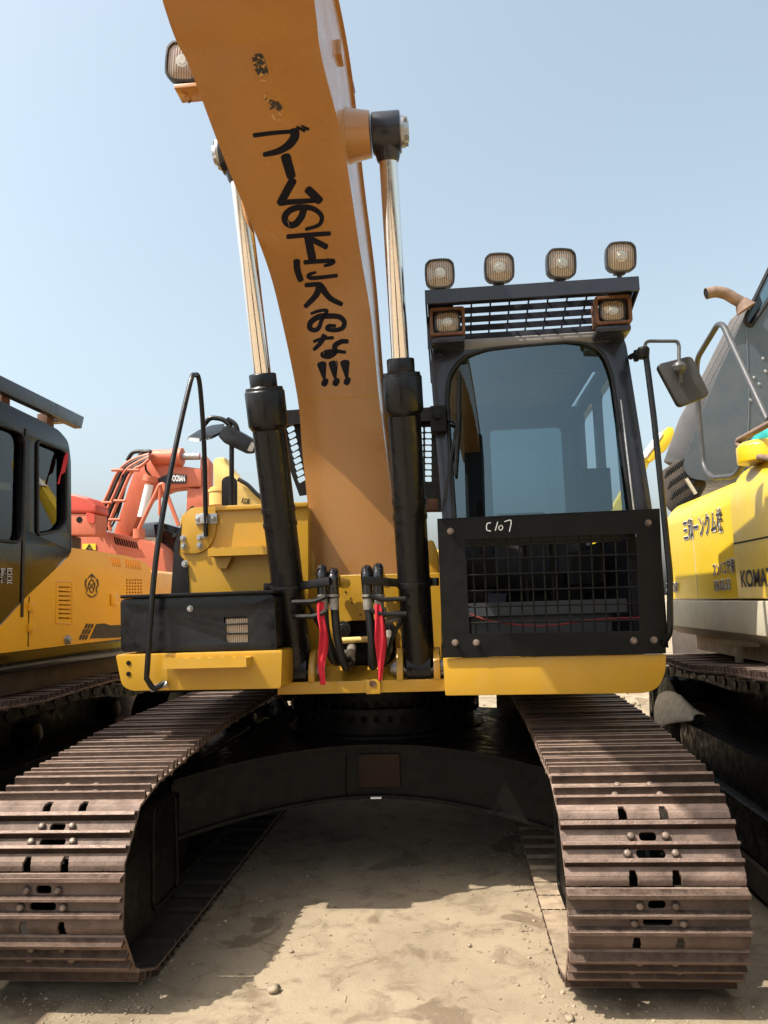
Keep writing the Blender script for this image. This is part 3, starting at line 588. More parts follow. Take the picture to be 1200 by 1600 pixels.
# ---- left front: skirt, tool box, tank, steps, handrail, mirrors
YS = -1.6
mb = MB(); sk = rpoly(PP([(180, 1023), (441, 1016), (439, 1076), (205, 1080), (190, 1072)], YS), [.02, .02, .02, .05, .06]); mb.plate(sk, (), (0, .42, 0)); mb.build('side_skirt', 'yellow', ex, bevel=.012)
mb = MB()
for y_ in (1036, 1053): mb.lathe(P(201, y_, YS-.001), (0, -1, 0), [(0, .014), (.004, .014)], 12)
mb.build('skirt_hole', 'matte', ex)
def serrated(name, x0, x1, yf_, yb_, z, drop, mt, parent):
    mb = MB(); n = 14; top = []
    for i in range(n+1):
        xx = x0+(x1-x0)*i/n; top.append((xx, z+(.012 if i % 2 else 0)))
    mb.prism(top+[(x1, z-drop), (x0, z-drop)], 'Y', yf_, yf_+.008); mb.box(x0, x1, yf_+.009, yb_, z-.012, z-.004); mb.box(x0, x0+.008, yf_+.01, yb_, z-drop, z-.013); mb.box(x1-.008, x1, yf_+.01, yb_, z-drop, z-.013)
    return mb.build(name, mt, parent)
a, b = P(256, 1030, -1.72), P(386, 1026, -1.72); serrated('step', a.x, b.x, -1.74, -1.6, a.z, .055, 'yellow', ex)
a, b = P(326, 858, -1.12), P(432, 852, -1.12); serrated('step', a.x, b.x, -1.14, -1.0, a.z, .05, 'yellow', ex)
mb = MB(); mb.prism([(a.x+.02, a.z-.05), (a.x+.14, a.z-.05), (a.x+.10, a.z-.13), (a.x+.04, a.z-.13)], 'Y', -1.06, -1.0); mb.build('step_bracket', 'yellow', ex)
YT = -1.58
lh = [rpoly(PP(pts, YT), .012, 3) for pts in ([(349, 964), (386, 963), (388, 973), (350, 975)], [(352, 977), (388, 976), (389, 988), (352, 989)], [(351, 992), (388, 991), (389, 1003), (354, 1004)])]
box_o = rpoly(PP([(188, 936), (428, 928), (433, 1016), (189, 1019)], YT), .03)
mb = MB(); mb.plate(box_o, lh, (0, .02, 0)); mb.build('tool_box_front', 'black', ex, bevel=.006)
x0, x1 = P(188, 936, YT).x, P(430, 928, YT).x; zt, zb = P(300, 932, YT).z, P(300, 1018, YT).z
mb = MB(); mb.box(x0+.005, x1-.005, YT+.021, -1.02, zb+.005, zt-.005); mb.build('tool_box', 'black', ex, bevel=.03, seg=3)
mb = MB(); mb.box(x0+.01, x1, YT-.03, -1.02, zt+.001, zt+.022); mb.build('tool_box_lid', 'matte', ex, bevel=.008)
lp = P(372, 985, YT+.012); mb = MB(); mb.box(lp.x-.075, lp.x+.06, YT+.0135, YT+.0205, lp.z-.08, lp.z+.07); mb.build('recessed_lamp', 'lens', ex)
mb = MB(); mb.bolt(P(297, 951, YT), (0, -1, 0), .014, .02); mb.build('box_bolt', 'zinc', ex)
YK = -1.0
mb = MB(); tk = rpoly(PP([(283, 800), (482, 790), (482, 940), (292, 940), (278, 860)], YK), [.06, .02, .02, .02, .03]); mb.plate(tk, (), (0, .74, 0)); mb.build('fuel_tank', 'yellow', ex, bevel=.02, seg=3)
a, b = P(338, 794, YK), P(482, 788, YK); mb = MB(); mb.box(a.x, b.x, YK-.03, YK-.002, a.z-.02, a.z+.012); mb.build('tank_rim', 'yellow', ex, bevel=.006)
mb = MB(); mb.plate(rpoly(PP([(286, 806), (300, 793), (338, 792), (338, 835), (326, 858), (308, 866), (283, 864)], YK-.004), [.03, .03, .01, .05, .05, .05, .02]), (), (0, -.014, 0)); hp = mb.build('handrail_plate', 'yellow', ex, bevel=.004)
for p_ in ((286, 841), (287, 853), (312, 840), (312, 852), (320, 836)):
    mb = MB(); mb.bolt(P(*p_, YK-.018), (0, -1, 0), .016, .022); mb.build('plate_bolt', 'zinc', hp)
mb = MB(); a = P(322, 811, YK-.02); mb.box(a.x-.07, a.x+.08, YK-.032, YK-.0185, a.z-.035, a.z+.035); mb.box(a.x-.025, a.x+.025, YK-.075, YK-.033, a.z-.035, a.z+.035); mb.bolt(a+Vector((-.05, -.02, 0)), (0, -1, 0), .014, .02); mb.bolt(a+Vector((.055, -.02, 0)), (0, -1, 0), .014, .02); mb.build('rail_clamp', 'zinc', ex, bevel=.004)
mb = MB(); mb.plate(PP([(300, 790), (290, 800), (272, 850), (266, 940), (296, 940), (293, 880), (279, 866), (281, 838), (288, 803), (302, 796)], YK-.01), (), (0, .1, 0)); mb.build('rubber_edge', 'rubber', ex, bevel=.01)
mb = MB(); mb.bolt(P(289, 881, YK-.012), (0, -1, 0), .018, .024); mb.build('edge_bolt', 'zinc', ex)
hr = [P(258, 1066, -1.63), P(240, 1078, -1.66), P(229, 1060, -1.68), P(243, 880, -1.62), P(268, 730, -1.5), P(296, 603, -1.32), P(304, 586, -1.24), P(312, 600, -1.18), P(319, 700, -1.10), P(322, 838, -1.055)]
mb = MB(); mb.tube(rnd_path(hr[:3], .03)[:-1]+smooth_path(hr[2:], 8), .0165, 12); mb.build('handrail', 'black', ex)
mb = MB(); mb.cyl(P(236, 1077, -1.63), P(262, 1068, -1.63), .018); mb.build('handrail_bolt', 'zinc', ex)
mb = MB(); mb.tube(rnd_path([P(362, 800, -.8), P(362, 668, -.8), P(350, 655, -.8), P(328, 652, -.8), P(318, 665, -.8)], .06), .018, 12); mb.tube(rnd_path([P(355, 655, -.8), P(368, 662, -.8), P(372, 676, -.8)], .05), .018, 12); mb.build('mirror_arm', 'black', ex)
def ym(py): return -.95+.33*(690-py)/22
mp_ = [(292, 688), (309, 677), (330, 669), (350, 667), (347, 678), (331, 686), (312, 690)]; mg_ = [(297, 687), (311, 679), (331, 672), (346, 670.5), (343, 676.5), (329, 684), (312, 688)]
mb = MB(); mb.plate(rpoly([P(x, y, ym(y)) for x, y in mp_], .012), (), (0, .02, .03)); mo = mb.build('side_mirror', 'black', ex, bevel=.004)
mb = MB(); mb.plate(rpoly([P(x, y, ym(y))-Vector((0, .002, .003)) for x, y in mg_], .01), (), (0, .001, .0015)); mb.build('mirror_glass', 'mirror', mo)
pts = [(341, 682), (349, 666), (358, 665), (400, 689), (402, 695), (395, 709), (385, 709), (350, 692)]; gl_ = [(386, 704), (393, 690), (399, 694), (394, 706)]
mb = MB(); mb.plate(rpoly(PP(pts, -.83), .012), (), (0, .05, .012)); mo = mb.build('side_mirror', 'black', ex, bevel=.004)
mb = MB(); mb.plate(rpoly(PP(gl_, -.833), .01), (), (0, .002, 0)); mb.build('mirror_glass', 'fitting', mo)
mb = MB(); c = P(347, 790, .1); mb.lathe(c, (0, 0, 1), [(0, .105), (.11, .105), (.112, .112), (.135, .112), (.137, .1), (.15, .1)], 28); mb.build('air_cleaner', 'pale', ex)
mb = MB(); mb.plate(rpoly(PP([(346, 792), (346, 748), (358, 742), (369, 748), (369, 792)], -.3), .03), (), (0, .04, 0)); mb.build('guard_flap', 'matte', ex, bevel=.005)
# ---- cab
def yc(z): return -1.58+.07*(z-2.3)
def PF(px, py, dy=0):
    Y = -1.55
    for _ in range(6): p = P(px, py, Y); Y = yc(p.z)+dy
    return P(px, py, Y)
CABO = [(692, 830), (690, 795), (672, 570), (676, 543), (694, 526), (938, 507), (962, 511), (978, 532), (1019, 792), (1021, 820)]
WINO = [(710, 812), (698, 622), (702, 585), (722, 558), (758, 546), (885, 534), (918, 537), (943, 552), (956, 585), (986, 802)]
cabo = rpoly([PF(*p) for p in CABO], [0, .02, .05, .06, .06, .06, .06, .06, .02, 0]); wino = rpoly([PF(*p) for p in WINO], [.02, .05, .05, .08, .05, .05, .08, .05, .05, .02])
mb = MB(); mb.plate(cabo, [wino], (0, .10, 0)); cab = mb.build('cab', 'navy', ex, bevel=.012)
seal = [PF(x, y, -.006) for x, y in WINO]; cen = sum(seal, Vector())/len(seal)
mb = MB(); mb.tube(rpoly(seal, [.02, .05, .05, .08, .05, .05, .08, .05, .05, .02], 5), .011, 8, closed=True); mb.build('window_seal', 'rubber', cab)
# curved pane
mb = MB(); rows = []; nxx = 24
for j in range(15):
    t = j/14; l = PF(704+(-4)*t+2*(1-t), 812-270*t, .022); r_ = PF(988-34*t, 803-266*t, .022); rw = []
    for i in range(nxx+1):
        u = i/nxx; p = l.lerp(r_, u); p.y -= .028*(1-(2*u-1)**2); p.y -= .006*(1-(2*t-1)**2); rw.append(p)
    rows.append(rw)
mb.grid(rows); mb.build('windscreen', 'glass', cab, angle=180, recalc=False)
# shell of the cab: side pillars, rear wall with window, roof, floor
xL, xR, yR = .52, 1.66, .10
mb = MB()
side = lambda x, lo: [(x, -1.46, lo), (x, -1.40, 3.36), (x, yR, 3.36), (x, yR, lo)]
mb.plate(side(xL, 1.5), [rpoly([(xL, -1.36, 2.2), (xL, -1.30, 3.2), (xL, -.05, 3.2), (xL, -.05, 2.2)], .08)], (.05, 0, 0))
mb.plate(side(xR-.05, 1.5), [rpoly([(xR-.05, -1.36, 2.2), (xR-.05, -1.30, 3.2), (xR-.05, -.75, 3.2), (xR-.05, -.75, 2.2)], .06), rpoly([(xR-.05, -.65, 2.2), (xR-.05, -.65, 3.2), (xR-.05, -.05, 3.2), (xR-.05, -.05, 2.2)], .06)], (.05, 0, 0))
rw_ = rpoly([(.92, yR, 2.35), (1.50, yR, 2.35), (1.50, yR, 3.20), (.92, yR, 3.20)], .05)
mb.plate([(xL, yR, 1.5), (xR, yR, 1.5), (xR, yR, 3.36), (xL, yR, 3.36)], [rw_], (0, .05, 0)); mb.build('cab_shell', 'navy', cab)
mb = MB(); mb.box(xL+.01, xR-.01, -1.5, yR, 1.42, 1.499); mb.build('cab_floor', 'interior', cab)
mb = MB(); mb.plate([(.90, yR+.02, 2.33), (1.52, yR+.02, 2.33), (1.52, yR+.02, 3.22), (.90, yR+.02, 3.22)], (), (0, .005, 0)); mb.build('rear_window', 'sideglass', cab)
# roof with rounded dusty front
mb = MB(); prof = [(-1.50, 3.34), (-1.53, 3.39), (-1.47, 3.45), (-1.25, 3.48), (-.6, 3.48), (yR, 3.46), (yR, 3.34)]
mb.prism(rpoly(prof, [.01, .04, .08, .2, .2, .05, .02]), 'X', xL+.03, xR-.08); mb.build('cab_roof', 'lid', cab, bevel=.01)
# seat and controls
mb = MB(); mb.box(.86, 1.34, -.75, -.25, 1.86, 2.0); mb.prism([(-.32, 1.96), (-.2, 1.96), (-.06, 2.46), (-.17, 2.48)], 'X', .90, 1.30); mb.box(.95, 1.25, -.65, -.35, 1.5, 1.86); mb.build('operator_seat', 'seat', cab, bevel=.03, seg=3)
for xx in (.76, 1.44):
    mb = MB(); mb.box(xx-.09, xx+.09, -.95, -.35, 1.9, 2.12); mb.cyl((xx, -.88, 2.12), (xx, -.92, 2.36), .016); mb.lathe((xx, -.92, 2.36), (0, -.1, 1), [(0, .02), (.04, .032), (.11, .03), (.13, .012)], 14); mb.build('joystick', 'seat', cab, bevel=.006)
mb = MB(); mb.box(1.40, 1.58, -1.25, -1.17, 2.35, 2.62); mb.cyl((1.5, -1.2, 1.9), (1.5, -1.2, 2.35), .02); mb.build('monitor', 'matte', cab, bevel=.01)
for xx in (1.02, 1.18):
    mb = MB(); mb.box(xx-.05, xx+.05, -1.32, -1.10, 1.56, 1.59); mb.cyl((xx, -1.3, 1.59), (xx, -1.26, 2.25), .012); mb.build('pedal', 'matte', cab)
mb = MB(); mb.box(.62, .72, -.02, .0, 2.4, 3.1); mb.build('interior_panel', 'interior', cab)
mb = MB(); mb.box(.60, 1.58, -1.42, -1.38, 2.14, 2.30); mb.box(.60, 1.58, -1.44, -1.36, 1.72, 1.80); mb.build('cab_crossbar', 'interior', cab)
# corner screws
for p_ in ((688, 556), (967, 529)):
    mb = MB(); mb.bolt(PF(*p_, -.001), (0, -1, 0), .018, .025); mb.build('cab_bolt', 'navy', cab)
# chrome strip down the right of the glass
mb = MB(); mb.tube([PF(970, 625, -.012), PF(990, 797, -.012)], .006, 8); mb.build('trim_strip', 'zinc', cab)
# wiper
mb = MB(); mb.tube([PF(717, 580, -.03), PF(716, 650, -.035), PF(711, 743, -.03)], [.009, .013, .009], 8); mb.tube(rnd_path([PF(690, 652, -.02), PF(714, 662, -.05), PF(710, 680, -.04)], .02), .009, 8); mb.tube([PF(713, 660, -.04), PF(696, 780, -.03)], .006, 8); mb.tube([PF(708, 690, -.04), PF(690, 800, -.03)], .005, 8); mb.build('wiper', 'rubber', cab)
mb = MB(); a = PF(684, 652, -.03); mb.box(a.x-.045, a.x+.05, a.y-.06, a.y+.03, a.z-.10, a.z+.06); mb.cyl(a-Vector((.0, .05, 0)), a-Vector((0, .09, 0)), .03); mb.build('wiper_motor', 'matte', cab, bevel=.012)
# lower guard
YG = -1.66
gh = PP([(727, 843), (994, 834), (1000, 986), (734, 990)], YG)
mb = MB(); mb.plate(PP([(683, 812), (1031, 796), (1041, 1021), (692, 1028)], YG), [gh], (0, .008, 0)); a, b = P(683, 812, YG), P(1031, 796, YG)
mb.obox((a+b)/2+Vector((0, .045, .0)), (b-a)/2, (0, .045, 0), (0, 0, .006)); mb.box(P(1036, 900, YG).x-.004, P(1036, 900, YG).x+.004, YG+.009, YG+.09, 1.52, 2.27)
gd = mb.build('cab_guard', 'matte', ex, bevel=.002, seg=1)
mb = MB()
for i in range(6):
    t = (i+.25)/5.9; l = gh[0].lerp(gh[3], t)-Vector((.03, 0, 0)); r_ = gh[1].lerp(gh[2], t)+Vector((.03, 0, 0)); mb.tube([l+Vector((0, .016, 0)), r_+Vector((0, .016, 0))], .0055, 6)
for i in range(14):
    t = (i+.55)/14.2; mb.tube([gh[0].lerp(gh[1], t)+Vector((0, .026, .03)), gh[3].lerp(gh[2], t)+Vector((0, .026, -.03))], .0055, 6)
mb.build('guard_mesh', 'matte', gd, kind='stuff')
for p_ in ((704, 830), (1013, 817), (711, 1004), (744, 1004), (990, 1001), (1022, 1000)):
    mb = MB(); mb.bolt(P(*p_, YG), (0, -1, 0), .0145, .024); mb.build('guard_bolt', 'bolt', gd)
def on_guard(px, py, lift): p = P(px, py, YG); return Vector((p.x, YG-lift, p.z))
strokes('chalk_mark', [([(345, 155), (330, 160), (329, 185), (345, 190)], (4, 4)), ([(375, 152), (365, 188)], (4, 4)), ([(391, 165), (381, 172), (381, 182), (390, 186), (397, 175), (391, 165)], (3.5, 3.5)), ([(405, 150), (432, 146), (425, 192)], (4, 4))], 'chalk', gd, ox=640, oy=760, scale=2.727, surf=on_guard, lift=.001)
mb = MB(); mb.tube(smooth_path([P(735, 960, -1.5), P(775, 972, -1.52), P(850, 978, -1.5), P(930, 968, -1.5), P(1000, 965, -1.5)], 6), .006, 6); mb.build('red_wire', 'redwire', cab)
mb = MB(); mb.box(.66, 1.5, -1.40, -1.2, 1.5, 1.72); mb.build('floor_duct', 'interior', cab, bevel=.02)
# yellow skirt under the cab
mb = MB(); mb.plate(rpoly(PP([(692, 1029), (1041, 1022), (1040, 1050), (1030, 1074), (1010, 1083), (696, 1087)], YG+.02), [.01, .01, .03, .05, .05, .01]), (), (0, .45, 0)); mb.build('cab_skirt', 'yellow', ex, bevel=.014)
# handrail and mirror right of the cab
mb = MB(); mb.tube(rnd_path([PF(985, 558, -.02), P(1003, 549, -1.66), P(1008, 545, -1.7), P(1022, 655, -1.7), P(1036, 790, -1.72), P(1047, 900, -1.74), P(1047, 990, -1.74), P(1036, 1006, -1.66)], .05), .017, 12); mb.build('handrail', 'black', ex)
mb = MB(); mb.lathe(P(1006, 560, -1.7), (0, 0, 1), [(0, .03), (.05, .036), (.065, .03)], 16); mb.lathe(P(991, 556, -1.66), (1, 0, 0), [(0, .035), (.02, .035), (.03, .02), (.07, .02)], 16); mb.build('rail_joint', 'matte', ex, bevel=.004)
mb = MB(); mb.tube(rnd_path([P(1007, 548, -1.7), P(1009, 533, -1.7), P(1058, 533, -1.72), P(1061, 540, -1.72), P(1061, 572, -1.74)], .03), .010, 10); mb.tube([P(1061, 572, -1.74), P(1064, 598, -1.72)], .012, 8); mb.lathe(P(1061, 573, -1.74)-Vector((0, 0, .04)), (0, 0, 1), [(0, .012), (.015, .032), (.04, .04), (.06, .03), (.07, .01)], 16); mb.build('mirror_arm', 'rail', ex)
mb = MB(); mb.plate(rpoly(PP([(1026, 569), (1081, 555), (1110, 617), (1062, 636)], -1.70), .03), (), (0, .05, 0)); mb.build('side_mirror', 'mirrorback', ex, bevel=.016, seg=3)
# roof guard
YRf = -1.80
fa, fb_ = P(664, 466, YRf), P(999, 440, YRf); zf = (fa.z+fb_.z)/2
gdr = MB(); gdr.box(fa.x, fb_.x, YRf, YRf+.012, zf-.042, zf+.042); gdr.box(fa.x, fb_.x, YRf+.013, YRf+.06, zf+.030, zf+.042)
gdr.prism([(YRf+.013, zf-.042), (YRf+.013, zf+.029), (-.9, zf-.16), (-.9, zf-.26)], 'X', fa.x, fa.x+.010); gdr.prism([(YRf+.013, zf-.042), (YRf+.013, zf+.029), (-.9, zf-.16), (-.9, zf-.26)], 'X', fb_.x-.010, fb_.x)
gdr.prism([(fa.x+.001, zf-.25), (fa.x+.05, zf-.25), (fa.x+.05, zf-.045), (fa.x+.001, zf-.045)], 'Y', -1.60, -1.595)
gdr.box(fa.x+.012, fb_.x-.012, -.93, -.92, zf-.25, zf-.18); gdr.bar((fa.x+.05, -1.55, 3.40), (fa.x+.03, -1.45, zf-.02), .04, .04); gdr.bar((fb_.x-.12, -1.4, 3.50), (fb_.x-.05, -1.3, zf-.06), .04, .04)
rg = gdr.build('roof_guard', 'navy', ex, bevel=.002, seg=1)
mb = MB(); x0, x1 = fa.x+.16, fb_.x-.16
for i in range(9):
    t = i/8; y_ = YRf+.08+.66*t; z_ = zf-.01-.20*t; mb.box(x0, x1, y_, y_+.006, z_-.019, z_+.019)
for i in range(9):
    xx = x0+(x1-x0)*i/8; mb.bar((xx, YRf+.08, zf+.012), (xx, YRf+.76, zf-.20), .010, .010)
mb.build('roof_guard_grid', 'navy', rg, kind='stuff')
mb = MB(); mb.plate([(fa.x+.012, YRf+.065, zf+.005), (x0, YRf+.065, zf+.005), (x0, -.95, zf-.22), (fa.x+.012, -.95, zf-.22)], (), (0, 0, .006)); mb.plate([(x1, YRf+.065, zf+.005), (fb_.x-.012, YRf+.065, zf+.005), (fb_.x-.012, -.95, zf-.22), (x1, -.95, zf-.22)], (), (0, 0, .006)); mb.build('roof_guard_plate', 'navy', rg)
def work_lamp(c, w, h, yaw, tilt, mount=True, parent=ex, roll=0):
    R = Matrix.Rotation(yaw, 4, 'Z') @ Matrix.Rotation(tilt, 4, 'X') @ Matrix.Rotation(roll, 4, 'Y'); Tm = Matrix.Translation(c) @ R
    def loop(s, y, bulge=.10, n=7):
        pts = []; cs = [(-1, -1), (1, -1), (1, 1), (-1, 1)]
        for k in range(4):
            a, b = Vector(cs[k]), Vector(cs[(k+1) % 4])
            for i in range(n):
                t = i/n; p = a.lerp(b, t); o = (a+b)/2; f = 1+bulge*(1-(2*t-1)**2)
                p2 = Vector((p.x*(f if abs(o.x) > .5 else 1), p.y*(f if abs(o.y) > .5 else 1)))
                d = 1-.10*max(0, (abs(2*t-1)-.6)/.4)**2; pts.append(Vector((p2.x*w/2*s*d*.94, y, p2.y*h/2*s*d*.94)))
        return pts
    mb = MB(); L_ = [loop(.60, .085), loop(.80, .07), loop(.97, .035), loop(1.0, .0), loop(1.0, -.012), loop(.90, -.014), loop(.87, .002), loop(.80, .03)]
    mb.grid(L_, closed=True); n = len(L_[0]); mb.add(L_[0], [tuple(range(n))]); mb.add(L_[-1], [tuple(range(n))], 1)
    lo = mb.build('work_lamp', ['lamp', 'reflector'], None, angle=50); lo.matrix_world = Tm; lo.parent = parent
    lo.matrix_parent_inverse = Matrix.Translation(-LOC.get(parent.name, Vector()))
    mb = MB(); ll = [loop(.885, -.004)]+[loop(s, -.004-.012*(1-s*s)) for s in (.6, .3)]; mb.grid(ll, closed=True); mb.add(ll[-1], [tuple(range(n))]); ln = mb.build('lens', 'lens', None, angle=60); ln.parent = lo
    mb = MB(); mb.lathe((0, -.013, 0), (0, -1, 0), [(0, w*.2), (.003, w*.19), (.004, w*.12), (.007, w*.11)], 24); rf = mb.build('bulb_ring', 'reflector', None); rf.parent = lo
    if mount:
        mb = MB(); mb.cyl((0, .03, -h/2-.002), (0, .03, -h/2-.05), .014, seg=10); mb.box(-.03, .03, .01, .05, -h/2-.008, -h/2+.004); mt = mb.build('lamp_stem', 'lamp', None); mt.parent = lo
        mb = MB(); mb.tube(smooth_path([(.0, .085, -.02), (.02, .12, -.06), (.035, .09, -h/2-.03), (.03, .05, -h/2-.08)], 5), .004, 6); mt = mb.build('lamp_wire', 'rubber', None); mt.parent = lo
    return lo
for px, py, ya, ti in ((687, 428, .03, .10), (780, 419, .12, .12), (877, 412, .2, .12), (970, 402, .1, .16)):
    work_lamp(P(px, py, YRf+.01), .17, .17, ya, ti, roll=.0)
for px, py, s in ((699, 504, -1), (957, 486, 1)):
    c = P(px, py, -1.66); work_lamp(c, .15, .125, .0 if s < 0 else .05, .08, mount=False)
    mb = MB(); wi, he = .105, .085
    o_ = [c+Vector((x, -.03, z)) for x, z in ((-wi, -he), (wi, -he), (wi, he), (-wi, he))]; i_ = [c+Vector((x, -.03, z)) for x, z in ((-wi+.018, -he+.015), (wi-.018, -he+.015), (wi-.018, he-.015), (-wi+.018, he-.015))]
    mb.plate(rpoly(o_, .02), [rpoly(i_, .015)], (0, .12, .0)); mb.build('lamp_bracket', 'rustbr', ex, bevel=.003, seg=1)
    mb = MB(); mb.box(c.x-.1, c.x+.1, c.y-.02, c.y+.18, c.z-.13, c.z-.087); mb.build('lamp_shelf', 'navy', ex, bevel=.02)
# boom lamp
c = P(286, 97, -2.55); lb = work_lamp(c, .175, .20, .05, .15, parent=boom, roll=.12)
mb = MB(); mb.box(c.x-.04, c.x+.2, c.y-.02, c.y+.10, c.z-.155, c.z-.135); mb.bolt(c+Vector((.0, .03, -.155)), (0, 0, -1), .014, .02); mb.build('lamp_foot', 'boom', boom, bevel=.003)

# ------------------------------------------------------------------ red ribbons
def ribbon(name, pts, wd, twist, label, Ys):
    mb = MB(); q_ = smooth_path([P(x, y, Y) for (x, y), Y in zip(pts, Ys)], 8); n = len(q_); rows = []
    for i, p in enumerate(q_):
        t = i/(n-1); w_ = wd[0]+(wd[1]-wd[0])*min(1, t/.5) if t < .5 else wd[1]+(wd[2]-wd[1])*(t-.5)/.5; a = twist*sin(t*5.0)+.2
        ax = Vector((cos(a), sin(a), 0)); row = []
        for k in range(7): u = k/6-.5; row.append(p+ax*w_*u+Vector((0, .008*sin(u*9+t*6), 0)))
        rows.append(row)
    mb.grid(rows); o = mb.build(name, 'red', None, angle=180, recalc=False); mo = o.modifiers.new('cloth thickness', 'SOLIDIFY'); mo.thickness = .002; return tag(o, label, 'ribbon', 'red ribbons tied to machines')
ribbon('red_ribbon', [(501, 940), (502, 965), (506, 990), (505, 1015), (502, 1040), (505, 1070)], (.045, .06, .04), .6, 'red ribbon hanging from the left hydraulic hose in front of the boom', (-1.43, -1.44, -1.45, -1.44, -1.44, -1.43))
ribbon('red_ribbon', [(590, 944), (592, 962), (594, 985), (595, 1010), (595, 1035), (594, 1064)], (.035, .075, .018), .3, 'red ribbon hanging from the right hydraulic hose in front of the boom', (-1.43, -1.44, -1.45, -1.45, -1.44, -1.43))

# ------------------------------------------------------------------ AMBER EXCAVATOR AT THE LEFT EDGE
XL = -2.35
la = thing('excavator', (-3.9, .4, 0), 'amber excavator at left edge with glossy black cab and dark crest on its side panel', 'excavator')
def X3(pts, x=XL, dx=0): return [p+Vector((dx, 0, 0)) for p in PPX(pts, x)]
def fr_yz(y0, y1, z0, z1, x): return [(x, y0, z0), (x, y1, z0), (x, y1, z1), (x, y0, z1)]
# cab side wall: rectangle in the plane with two window openings; runs on beyond the frame
ctop = X3([(60, 655), (92, 672), (107, 690), (111, 720), (112, 862), (45, 926), (0, 976)])
cfront = -1.85
outer = [Vector((XL, cfront, 3.22))]+[Vector((XL, ctop[0].y-.5, 3.22))]+ctop+[Vector((XL, cfront, 1.72))]
w1 = rpoly(X3([(58, 692), (62, 689), (98, 704), (103, 714), (103, 815), (92, 829), (58, 836)]), .03); zt_ = PX(30, 682, XL).z
yd = PX(38, 700, XL).y; w2 = rpoly([(XL, cfront+.25, 2.30), (XL, yd, 2.30), (XL, yd, 3.06), (XL, cfront+.35, 3.06)], .10)
mb = MB(); mb.plate(rpoly(outer, [.1, .3, .1, .05, .05, .05, .02, .1, .02, .1]), [w1, w2], (-.10, 0, 0)); lcab = mb.build('cab', 'kblack', la, bevel=.015)
mb = MB(); mb.plate(fr_yz(yd-.0, yd+.03, 1.8, 3.1, XL+.002), (), (.004, 0, 0)); mb.build('door_seam', 'rubber', lcab)
for wv_, nm in ((w1, 'side_window'), (w2, 'door_window')):
    mb = MB(); mb.plate([Vector(p)+Vector((-.03, 0, 0)) for p in wv_], (), (-.004, 0, 0)); mb.build(nm, 'sideglass', lcab)
    mb = MB(); mb.tube([Vector(p)+Vector((.004, 0, 0)) for p in wv_], .011, 6, closed=True); mb.build('window_seal', 'rubber', lcab)
mb = MB(); yr_ = ctop[3].y; xf = XL-1.02
mb.plate(fr_yz(cfront, yr_, 1.72, 3.2, xf), [rpoly(fr_yz(cfront+.3, yr_-.15, 2.25, 3.05, xf), .08)], (.04, 0, 0)); mb.box(xf+.05, XL-.11, cfront+.05, yr_, 1.72, 1.80)
mb.plate([(xf+.05, yr_-.04, 1.75), (XL-.11, yr_-.04, 1.75), (XL-.11, yr_-.04, 3.2), (xf+.05, yr_-.04, 3.2)], [rpoly([(xf+.12, yr_-.04, 2.3), (XL-.2, yr_-.04, 2.3), (XL-.22, yr_-.04, 3.05), (xf+.15, yr_-.04, 3.05)], .05)], (0, .04, 0)); mb.build('cab_shell', 'kblack', lcab)
mb = MB(); mb.prism(rpoly([(cfront, 3.18), (cfront+.1, 3.26), (yr_-.25, 3.26), (yr_-.03, 3.16), (yr_-.03, 3.1), (cfront, 3.1)], .06), 'X', xf+.06, XL-.101); mb.build('cab_roof', 'kblack', lcab, bevel=.02)
v0, v1, v2, v3 = X3([(20, 596), (126, 655), (122, 669), (20, 624)], XL, .0)
mb = MB(); zt2, zb2 = (v1.z+v0.z)/2, (v2.z+v3.z)/2; mb.prism([(cfront-.06, zt2), (v1.y, zt2), (v2.y, zb2), (cfront-.06, zb2)], 'X', XL-.03, XL+.03); mb.prism([(cfront-.06, zt2-.02), (v1.y, zt2-.02), (v2.y-.02, zb2+.02), (cfront-.06, zb2+.02)], 'X', xf, xf+.05); mb.box(xf+.051, XL-.031, v1.y-.07, v1.y-.01, zt2-.05, zt2-.01); mb.build('roof_visor', 'navy', la, bevel=.004)
for y_ in (-1.3, -.72): mb = MB(); mb.box(XL-.12, XL-.04, y_-.05, y_+.05, 3.2, zb2+.03); mb.build('visor_bracket', 'rustbr', la, bevel=.004)
# amber side panel with louvre openings
po = X3([(112, 856), (150, 861), (200, 869), (228, 879), (236, 895)], XL); yE = po[-1].y
low = PX(100, 1009, XL).z
outer = [Vector((XL, -3.3, low)), Vector((XL, -3.3, 1.70)), Vector((XL, PX(0, 976, XL).y-.5, 1.72))]+X3([(0, 979), (45, 929), (109, 868)])+po+[Vector((XL, yE+.1, po[-1].z-.15)), Vector((XL, yE+.1, low))]
hs = []
for i in range(8):
    y0 = 916+i*6.9; hs.append(X3([(92, y0), (110, y0+.6), (110, y0+2.9), (91, y0+2.4)]))
for i in range(5):
    hs.append(X3([(173+i*2.9, 871+i*.4), (174.4+i*2.9, 871.3+i*.4), (177.4+i*2.9, 885+i*.3), (176+i*2.9, 885+i*.3)]))
for i in range(7):
    hs.append(X3([(195+i*3.6, 874+i*.6), (196.6+i*3.6, 874.3+i*.6), (199+i*3.6, 888+i*.5), (197.4+i*3.6, 888+i*.5)]))
for i in range(6):
    for j in range(6): hs.append(X3([(197+i*4.4, 905+j*4.8), (199.6+i*4.4, 905.2+j*4.8), (199.6+i*4.4, 908+j*4.8), (197+i*4.4, 907.8+j*4.8)]))
mb = MB(); mb.plate(outer, hs, (-.035, 0, 0)); pan = mb.build('side_panel', 'amber', la, bevel=.002, seg=1)
mb = MB(); mb.box(-5.3, XL-.06, -.42, yE+.9, low, 2.22); mb.build('rear_body', 'amber', la, bevel=.06, seg=3)
